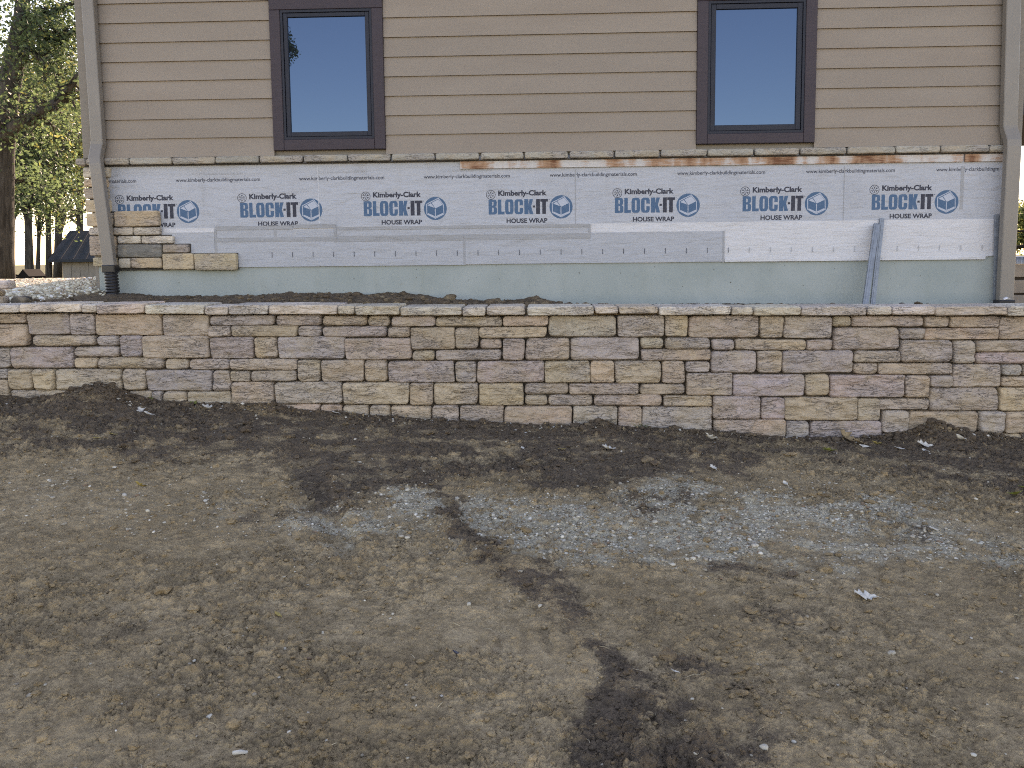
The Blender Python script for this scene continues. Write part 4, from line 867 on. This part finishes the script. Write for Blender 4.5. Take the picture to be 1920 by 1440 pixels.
LV = [(390, 768, 24, 'w', 'oak', 'bleached curled leaf on dark soil below the fifth wall-base stones left', 1.6, .9), (268, 778, 26, 'w', 'oak', 'pale crumpled leaf lying above a second pale leaf, far left near the wall', 1.2, .6), (279, 784, 18, 'w', 'plain', 'pale curled leaf just below another pale leaf, far left near the wall', 1.9, .9),
    (363, 760, 20, 'g', 'oak', 'greenish yellow leaf against the wall foot left of a bleached leaf', .9, .5), (214, 821, 19, 'y', 'plain', 'flat golden leaf on the soil, right one of a far left pair', 1.5, .1), (180, 829, 13, 'y', 'plain', 'small golden leaf on the soil, left one of a far left pair', 1.4, .1),
    (284, 748, 20, 'g', 'plain', 'mossy green leaf at the wall foot beside the left soil heap', .5, .4), (263, 917, 22, 'y', 'maple', 'crumpled ochre leaf alone on brown soil in the left middle ground', 2.2, .8), (628, 778, 15, 'w', 'plain', 'pale leaf sliver at the wall foot left of centre', 1.1, .5), (767, 775, 20, 'w', 'oak', 'pale leaf propped against an ochre stone at the wall foot', .7, .7),
    (980, 841, 12, 'w', 'plain', 'small white leaf on dark soil in front of the wall centre', .3, .4), (1053, 846, 15, 'y', 'plain', 'small yellow leaf on dark soil right of centre', 2.1, .2), (1141, 845, 26, 'w', 'oak', 'ragged pale leaf on dark soil below the dark clod at the wall', 1.7, .8), (1332, 830, 28, 'w', 'oak', 'curled pale leaf with dark ribs on the soil near the wall', 1.9, 1.0), (1337, 883, 16, 'w', 'oak', 'small ragged pale leaf at the upper edge of the gravel patch', .4, .8),
    (1473, 911, 15, 'w', 'plain', 'bright white folded leaf standing on dark soil above the gravel', .1, 1.1), (1553, 851, 30, 'g', 'maple', 'green leaf with a long stem lying right of centre near the wall', 2.5, .5), (1573, 856, 14, 'w', 'plain', 'small pale leaf touching the green stemmed leaf', .6, .5), (1587, 826, 34, 't', 'oak', 'tan curled leaf at the left of the leaf pile by the wall', .5, .9), (1612, 833, 26, 't', 'oak', 'tan leaf in the middle of the leaf pile by the wall', 1.3, .6), (1643, 835, 24, 'y', 'maple', 'golden tan leaf at the right of the leaf pile by the wall', 2.0, .7), (1620, 841, 18, 'w', 'plain', 'white leaf fragment at the lower edge of the leaf pile by the wall', 1.5, .3),
    (1733, 840, 28, 'w', 'oak', 'pale lobed leaf below the right soil heap', 1.4, .6), (1734, 849, 13, 'w', 'plain', 'small pale leaf just under a lobed pale leaf, right side', .4, .5), (1800, 833, 24, 'w', 'plain', 'thin arched pale leaf near the wall at far right', 1.8, 1.1), (1687, 848, 22, 'w', 'oak', 'flattened pale leaf between the leaf pile and the right soil heap', 1.6, .2), (1904, 935, 32, 'g', 'maple', 'green leaf with stem at the right edge of the picture', 3.0, .5), (1917, 921, 16, 'g', 'plain', 'small green leaf tip above the larger green leaf at the right edge', 1.2, .4),
    (1622, 1122, 42, 'w', 'oak', 'large bleached white leaf on bare soil in the right foreground', 1.55, .35), (1750, 997, 16, 'w', 'plain', 'flat pale leaf in the right part of the gravel patch', 1.5, .1), (521, 1155, 16, 'y', 'plain', 'ochre leaf scrap on brown soil in the left foreground', 1.0, .6), (1265, 1271, 15, 'w', 'oak', 'white leaf scrap beside the dark damp streak in the foreground', 1.5, .3)]
for i, (u, v, px, c, kd, lb, rt, cu) in enumerate(LV): leaf_obj(u, v, px, c, kd, lb, rt, 500+i, cu, .15+.25*min(1, cu), .62 if kd != 'plain' else .5)
a, b = rng.uniform(-3.6, 3.6, 420), np.abs(rng.normal(.05, .10, 420))+.015; z = zlow(a, b)[0]; n = len(a)
Pw = W.O[None]+np.outer(a, W.e)-np.outer(b, W.d); Pw[:, 2] = z+.006
V, Fq = leaves_(Pw, .022, np.random.default_rng(5)); me = bigmesh(V, Fq, LM['w'], False); me.materials.append(LM['t']); me.polygons.foreach_set('material_index', (rng.random(n) < .6).astype(np.int32))
tag(ob('leaf_litter', me), 'crumbled bits of dry leaf along the wall foot', 'leaf litter', kind='stuff')
def stick(name, u, v, px, rot, r, m, label, cat):
    Pq, t = ground_at(u, v); L = px*t/FPX; d = np.array([math.cos(rot), math.sin(rot), 0])
    p = [Pq-d*L/2+np.array([0, 0, r*1.2]), Pq+np.array([0, 0, r*1.6]), Pq+d*L/2+np.array([0, 0, r*1.1])]
    return tag(MB().tube(p, [r, r*1.1, r*.8], 7).build(name, m, None, True), label, cat)
stick('wood_chip', 451, 1422, 27, .05, .0055, LM['w'], 'pale wood sliver on the soil at the bottom left', 'wood chip')
stick('twig', 855, 1228, 21, -.75, .0035, simple('grey_twig', (.075, .08, .105), .6), 'short blue-grey twig on sandy soil in the foreground', 'twig')
Pp = W.world(W.pix(1887, 573, .03)[0], .03, CAPZ+.012)
tag(ob('paper_scrap', mesh([(-.025, -.015, 0), (.0, -.02, .012), (.028, -.008, .003), (-.02, .015, .010), (.004, .012, .020), (.03, .018, .006)], [(0, 1, 4, 3), (1, 2, 5, 4)], simple('white_paper', (.75, .75, .78), .7), True), None, Pp), 'crumpled white paper scrap lying on the wall cap at the right', 'paper scrap').modifiers.new('t', 'SOLIDIFY').thickness = .001
MGRASS = simple('weed_green', (.10, .125, .035), .7, .3, .3, 30)
for i, (u, v, n, lb) in enumerate(((922, 789, 16, 'little weed tuft at the wall foot left of centre'), (1083, 797, 12, 'sparse yellowing weed tuft at the wall foot beside the dark clod'), (1207, 803, 16, 'little weed tuft at the wall foot right of centre'))):
    Pq, t = ground_at(u, v); rg = np.random.default_rng(i+40); m = MB()
    for k in range(n):
        th, L = rg.uniform(0, 6.28), rg.uniform(.025, .06); p0 = rg.normal(0, .02, 3)*np.array([1.6, .4, 0]); dd = np.array([math.cos(th), math.sin(th)*.6, .8])
        m.tube([p0, p0+dd*L*.5, p0+dd*L*np.array([1.3, 1.3, .8])], [.0016, .0014, .0004], 3, 0, False)
    tag(m.build('weed', MGRASS, None, False, Pq), lb, 'weed', 'weeds at the wall foot')
# ------------------------------------------------------------------ trees
def tree(name, label, trunk, limbs, nleaf, size, mats, seed, crown=None, nl=14, group=None, spread=.55, twig=4):
    """trunk, limbs: lists of (point, radius); crown = (centre, radii) adds nl random limbs"""
    rg = np.random.default_rng(seed); base = np.array(trunk[0][0], float); root = empty(name, tuple(base)); tag(root, label, 'tree', group)
    m = MB(); rel = lambda p: tuple(np.array(p, float)-base)
    m.tube([rel(p) for p, r in trunk], [r for p, r in trunk], 10)
    limbs = [list(l) for l in limbs]
    if crown is not None:
        cc, cr = np.array(crown[0], float), np.array(crown[1], float); tp = np.array([p for p, r in trunk], float); tr = [r for p, r in trunk]
        for k in range(nl):
            f = rg.uniform(.3, 1)*(len(tp)-1); i = min(int(f), len(tp)-2); s0 = tp[i]+(tp[i+1]-tp[i])*(f-i); r_ = (tr[i]*(1-(f-i))+tr[i+1]*(f-i))*.5
            d = rg.normal(0, 1, 3); d /= np.linalg.norm(d); d[2] = d[2]*.8; e1 = cc+d*cr*rg.uniform(.55, 1.0)
            mid = (s0+e1)/2+rg.normal(0, .12, 3)*cr+np.array([0, 0, .08*cr[2]])
            limbs.append([(s0, r_), (mid, r_*.55), (e1, r_*.2)])
    cl = []
    for l in limbs:
        P_ = [np.array(p, float) for p, r in l]; R_ = [r for p, r in l]
        fine = []; fr_ = []
        for i in range(len(P_)-1):
            for s_ in np.linspace(0, 1, 5)[:-1]: fine.append(P_[i]+(P_[i+1]-P_[i])*s_+(rg.normal(0, .035, 3)*np.linalg.norm(P_[i+1]-P_[i]) if s_ > 0 else 0)); fr_.append(R_[i]+(R_[i+1]-R_[i])*s_)
        fine.append(P_[-1]); fr_.append(R_[-1]); m.tube([rel(p) for p in fine], fr_, 6, 0, False)
        Ln = sum(np.linalg.norm(b_1-a_1) for a_1, b_1 in zip(P_[:-1], P_[1:]))
        for i in range(2, len(fine)):
            for _ in range(twig):
                d = rg.normal(0, 1, 3); d /= np.linalg.norm(d); e1 = fine[i]+d*Ln*rg.uniform(.10, .30)*np.array([1, 1, .8]); mid = (fine[i]+e1)/2+rg.normal(0, .05, 3)
                m.tube([rel(fine[i]), rel(mid), rel(e1)], [max(fr_[i]*.4, .008), max(fr_[i]*.25, .006), .003], 4, 0, False); cl.append(e1); cl.append(mid)
    m.build('trunk', MBARK, root, True)
    cl = np.array(cl); k = rg.integers(0, len(cl), nleaf); C = cl[k]+rg.normal(0, spread*.5, (nleaf, 3))*np.array([1, 1, .7])-base
    pick = _h(k, k*0, k*0, seed) if len(mats) > 1 else np.zeros(nleaf)
    edges = np.linspace(0, 1, len(mats)+1)
    V, Fq = leaves_(C, size, rg); me = bigmesh(V, Fq, None, False)
    for q in mats: me.materials.append(q[0])
    acc = np.cumsum([q[1] for q in mats]); acc = acc/acc[-1]; mi = np.searchsorted(acc, pick).clip(0, len(mats)-1)
    me.polygons.foreach_set('material_index', mi.astype(np.int32)); me.update()
    ob('crown', me, root); return root
def px3(u, v, Y, r): return (tuple(at(u, v, Y)), r)
YT = 14.0; G = 'trees left of the house'
tree('oak_tree', 'big oak trunk with spreading limbs at the left edge of the picture', [px3(-6, 545, YT, .30), px3(-4, 480, YT, .26), px3(-2, 380, YT, .235), px3(0, 280, YT, .23), px3(10, 190, YT, .20), px3(28, 110, YT, .17), px3(40, 40, YT, .13), px3(48, -60, YT, .09)],
    [[px3(4, 262, YT, .13), px3(40, 228, YT-.3, .11), px3(85, 205, YT-.6, .08), px3(130, 170, YT-.8, .06), px3(165, 120, YT-1, .03)], [px3(35, 70, YT, .09), px3(72, 33, YT, .06), px3(105, 17, YT, .045), px3(150, 4, YT, .03)], [px3(28, 105, YT, .07), px3(62, 36, YT+.3, .05), px3(95, 30, YT+.3, .03)],
     [px3(45, 62, YT, .08), px3(85, 66, YT-.3, .06), px3(115, 80, YT-.3, .055), px3(124, 62, YT-.3, .045), px3(150, 52, YT-.3, .03)], [px3(20, 150, YT, .07), px3(55, 90, YT-.4, .05), px3(78, 112, YT-.5, .045), px3(105, 135, YT-.5, .02)], [px3(4, 330, YT, .08), px3(-60, 250, YT, .05), px3(-120, 180, YT, .03)],
     [px3(5, 230, YT, .08), px3(40, 170, YT+1, .05), px3(90, 150, YT+1.4, .03)], [px3(0, 350, YT, .06), px3(30, 335, YT+1, .04), px3(80, 350, YT+1.5, .02)], [px3(0, 200, YT, .08), px3(-60, 100, YT, .05), px3(-160, 20, YT, .03)]],
    10500, .078, [(MLG, 6), (MLD, 4), (MLY, .5)], 3, None, group=G, spread=.62, twig=4)
BT = [(56, 27, .13, 'second dark trunk from the left edge, in the gap beside the small hut', -8, (MLG, MLD, MLY)), (70, 29, .07, 'slim leaning trunk just right of the small hut', 10, (MLD, MLG, MLY)), (92, 30, .11, 'dark trunk standing just left of the grey shed', -4, (MLG, MLY, MLD)), (108, 33, .16, 'thick dark trunk overlapping the left end of the grey shed', 6, (MLG, MLY, MLD)), (150, 36, .16, 'yellowing crown rising over the grey shed roof', 0, (MLG, MLY, MLD)), (20, 38, .15, 'farthest crown showing behind the big oak trunk', 6, (MLG, MLD, MLY))]
for i, (u, Y, r, lb, ln, mt) in enumerate(BT):
    tr = [px3(u, 545, Y, r*1.2), px3(u+ln*.2, 470, Y, r), px3(u+ln*.5, 380, Y, r*.85), px3(u+ln, 230, Y, r*.6), px3(u+ln*1.2, 60, Y, r*.25)]
    cc = at(u+ln, 245+20*(i % 2), Y)
    tree('shade_tree', lb, tr, [], 8000, .12, [(mt[0], 5), (mt[1], 3), (mt[2], .6)], 20+i, (cc, (2.6, 2.2, 4.2)), 20, G, .75, 4)
yt = [px3(1935, 520, 34, .12), px3(1933, 450, 34, .10), px3(1930, 400, 34, .05)]
tree('shade_tree', 'low golden-green tree right of the house beyond the low wall', yt, [], 12000, .11, [(MLY, 5), (MLG, 4), (MLD, 1)], 60, (at(1935, 435, 34), (1.8, 1.5, 1.25)), 16, 'trees right of the house', .5, 3)
# a spruce-dark oak behind the photographer: its branch tips are what the left pane mirrors
Pn = np.array(H.world(*(lambda q: (q[0], -.01, q[1]))(H.pix(527, 70, -.01)))); dr = Pn-CAM; n_ = H.d; dm = dr-2*(dr@n_)*n_; dm /= np.linalg.norm(dm); Q = Pn+dm*19
tr = [(tuple((Q[0]-2.6, Q[1], -.2)), .28), (tuple((Q[0]-2.5, Q[1], 4)), .22), (tuple((Q[0]-2.4, Q[1]+.2, 8)), .15), (tuple((Q[0]-2.3, Q[1], 11.5)), .06)]
rq = np.random.default_rng(8); lm = [[(tr[2][0], .10), (tuple(Q+np.array([-1.8, 0, .5])), .07), (tuple(Q+np.array([-1.0, 0, .1])), .05)]]
for k in range(10): q0 = Q+np.array([-1.0, 0, .1]); q2 = Q+np.array([rq.uniform(-.35, .12), rq.normal(0, .25), rq.uniform(-.75, .45)]); lm.append([(tuple(q0), .03), (tuple((q0+q2)/2+rq.normal(0, .06, 3)), .02), (tuple(q2), .008)])
tree('oak_tree', 'dark tree whose branch tips are mirrored in the left window pane', tr, lm, 26000, .10, [(MLD, 4), (MLG, 2)], 90, ((Q[0]-3.0, Q[1], 7.6), (1.6, 2.2, 3.0)), 10, None, .16, 4)
# ------------------------------------------------------------------ shed, fence, hut on the left
YS = 30.0; sh = empty('shed', tuple(at(150, 545, YS)*np.array([1, 1, 0])+np.array([0, 0, -.2]))); tag(sh, 'small grey shed with a dark standing-seam metal roof behind the gravel', 'shed')
so = np.array(sh.location); x0 = at(118, 500, YS)[0]-so[0]; x1 = x0+5.5; zE = at(118, 489, YS)[2]-so[2]; zR = at(130, 437, YS+2)[2]-so[2]
MSHW = simple('shed_wall', (.27, .245, .215), .85, .2, .1, 3); MSHR = simple('shed_roof_metal', (.030, .038, .050), .7, .25, .15, 4)
k = 0; xs = x0
while xs < x1-.01: MB().box(xs, min(xs+.33, x1)-.012, -.02, .02, -.4, zE).build('board', MSHW, sh); xs += .33
MB().box(x0, x1, .021, 4, -.4, zE).build('wall', MSHW, sh)
e = .35; xr = at(131, 437, YS+2)[0]-so[0]
rf = MB().add([(x0-e, -e, zE-.05), (x1+e, -e, zE-.05), (x1-1.0, 2, zR), (xr, 2, zR), (x0-e, 4+e, zE-.05), (x1+e, 4+e, zE-.05), (x0-e, -e, zE+.05), (x1+e, -e, zE+.05), (x1-1.0, 2, zR+.1), (xr, 2, zR+.1), (x0-e, 4+e, zE+.05), (x1+e, 4+e, zE+.05)],
    [(6, 7, 8, 9), (8, 11, 10, 9), (6, 9, 10), (7, 11, 8), (0, 1, 7, 6), (4, 0, 6, 10), (5, 4, 10, 11), (1, 5, 11, 7), (0, 4, 5, 1)]).build('roof', MSHR, sh)
for i in range(1, 13):
    xb = x0-e+(x1+2*e-x0)*i/13; t = i/13; xt = xr+(x1-1.0-xr)*t
    MB().tube([(xb, -e, zE+.06), (xt, 2, zR+.11)], .006, 4).build('roof_seam', MSHR, rf)
fn = empty('rail_fence', tuple(at(55, 520, 27))); tag(fn, 'dark wooden rail fence between the tree trunks on the left', 'fence'); MDW = simple('dark_wood', (.014, .012, .011), .95, .1)
fo = np.array(fn.location)
for v in (516.5,):
    a1, b1 = at(22, v, 27)-fo, at(85, v-.5, 27)-fo; MB().tube([a1, b1], .028, 6).build('rail', MDW, fn)
for u in (28, 46, 66, 84):
    q = at(u, 515.5, 27)-fo; MB().box(q[0]-.035, q[0]+.035, q[1]-.035, q[1]+.035, -1.2, q[2]+.02).build('post', MDW, fn)
hu = empty('small_hut', tuple(at(57, 520, 25))); tag(hu, 'tiny dark gabled hut in the gap between two trunks on the left', 'hut'); ho = np.array(hu.location)
q0, q1, q2 = at(46, 519, 25)-ho, at(57, 504.5, 25)-ho, at(67, 513, 25)-ho
MB().add([(q0[0], -.4, q0[2]), (q1[0], -.4, q1[2]), (q2[0]+.02, -.4, q0[2]+.02), (q0[0], .5, q0[2]), (q1[0], .5, q1[2]), (q2[0]+.02, .5, q0[2]+.02), (q0[0], -.4, q0[2]-.04), (q2[0], -.4, q0[2]-.03), (q0[0], .5, q0[2]-.04), (q2[0], .5, q0[2]-.03)], [(0, 1, 4, 3), (1, 2, 5, 4), (0, 2, 1), (3, 4, 5), (0, 6, 7, 2), (3, 8, 6, 0), (2, 7, 9, 5)]).build('roof', MDW, hu)
MB().box(q0[0]+.05, q2[0]-.05, -.3, .4, -1.2, q0[2]).build('wall', MDW, hu)
# ------------------------------------------------------------------ right edge: low wall with metal cap, handrail
YR = 12.0; lw = empty('low_wall', (at(1960, 575, YR)[0], YR, 0)); tag(lw, 'low beige block wall under a corrugated metal strip at the right edge', 'low wall'); lo_ = np.array(lw.location)
MBG = simple('beige_block', (.30, .265, .225), .9, .2, .12, 6, .003)
xA, xB = at(1880, 540, YR)[0]-lo_[0], at(2200, 540, YR)[0]-lo_[0]
for v0, v1 in ((495, 519), (525, 549), (553, 580), (584, 620)):
    for (u0, u1) in ((1870, 1985), (1986, 2090), (2091, 2200)):
        MB().box(at(u0, 500, YR)[0]-lo_[0], at(u1, 500, YR)[0]-lo_[0], 0, .3, at(1960, v1, YR)[2], at(1960, v0, YR)[2], 0, .006).build('block', MBG, lw)
MB().box(xA, xB, .05, .28, at(1960, 620, YR)[2], at(1960, 496, YR)[2]).build('core', MCORE, lw)
v = []; f = []; nn = 160; zt_, zb_ = at(1960, 481, YR)[2], at(1960, 494.5, YR)[2]
for i in range(nn+1):
    x = xA+(xB-xA)*i/nn; y = -.03+.012*math.sin(i*1.57); v += [(x, y, zb_), (x, y, zt_), (x, .33, zt_+.01)]
for i in range(nn): p = i*3; f += [(p, p+3, p+4, p+1), (p+1, p+4, p+5, p+2)]
MB().add(v, f).build('metal_cap', MGALV, lw, True)
hr = empty('handrail', (at(1960, 575, 14)[0], 14, .4)); tag(hr, 'dark double handrail above the low wall at the right edge', 'handrail'); ho = np.array(hr.location)
for (va, vb, r) in ((434, 433, .016), (467, 461, .035)):
    MB().tube([at(1885, va, 14)-ho, at(1925, vb, 14)-ho, at(2060, vb-6, 14)-ho], r, 8).build('rail', MDW, hr)
for u in (2000, 2058):
    q = at(u, 430, 14)-ho; MB().box(q[0]-.03, q[0]+.03, -.03, .03, -.5, q[2]).build('post', MDW, hr)
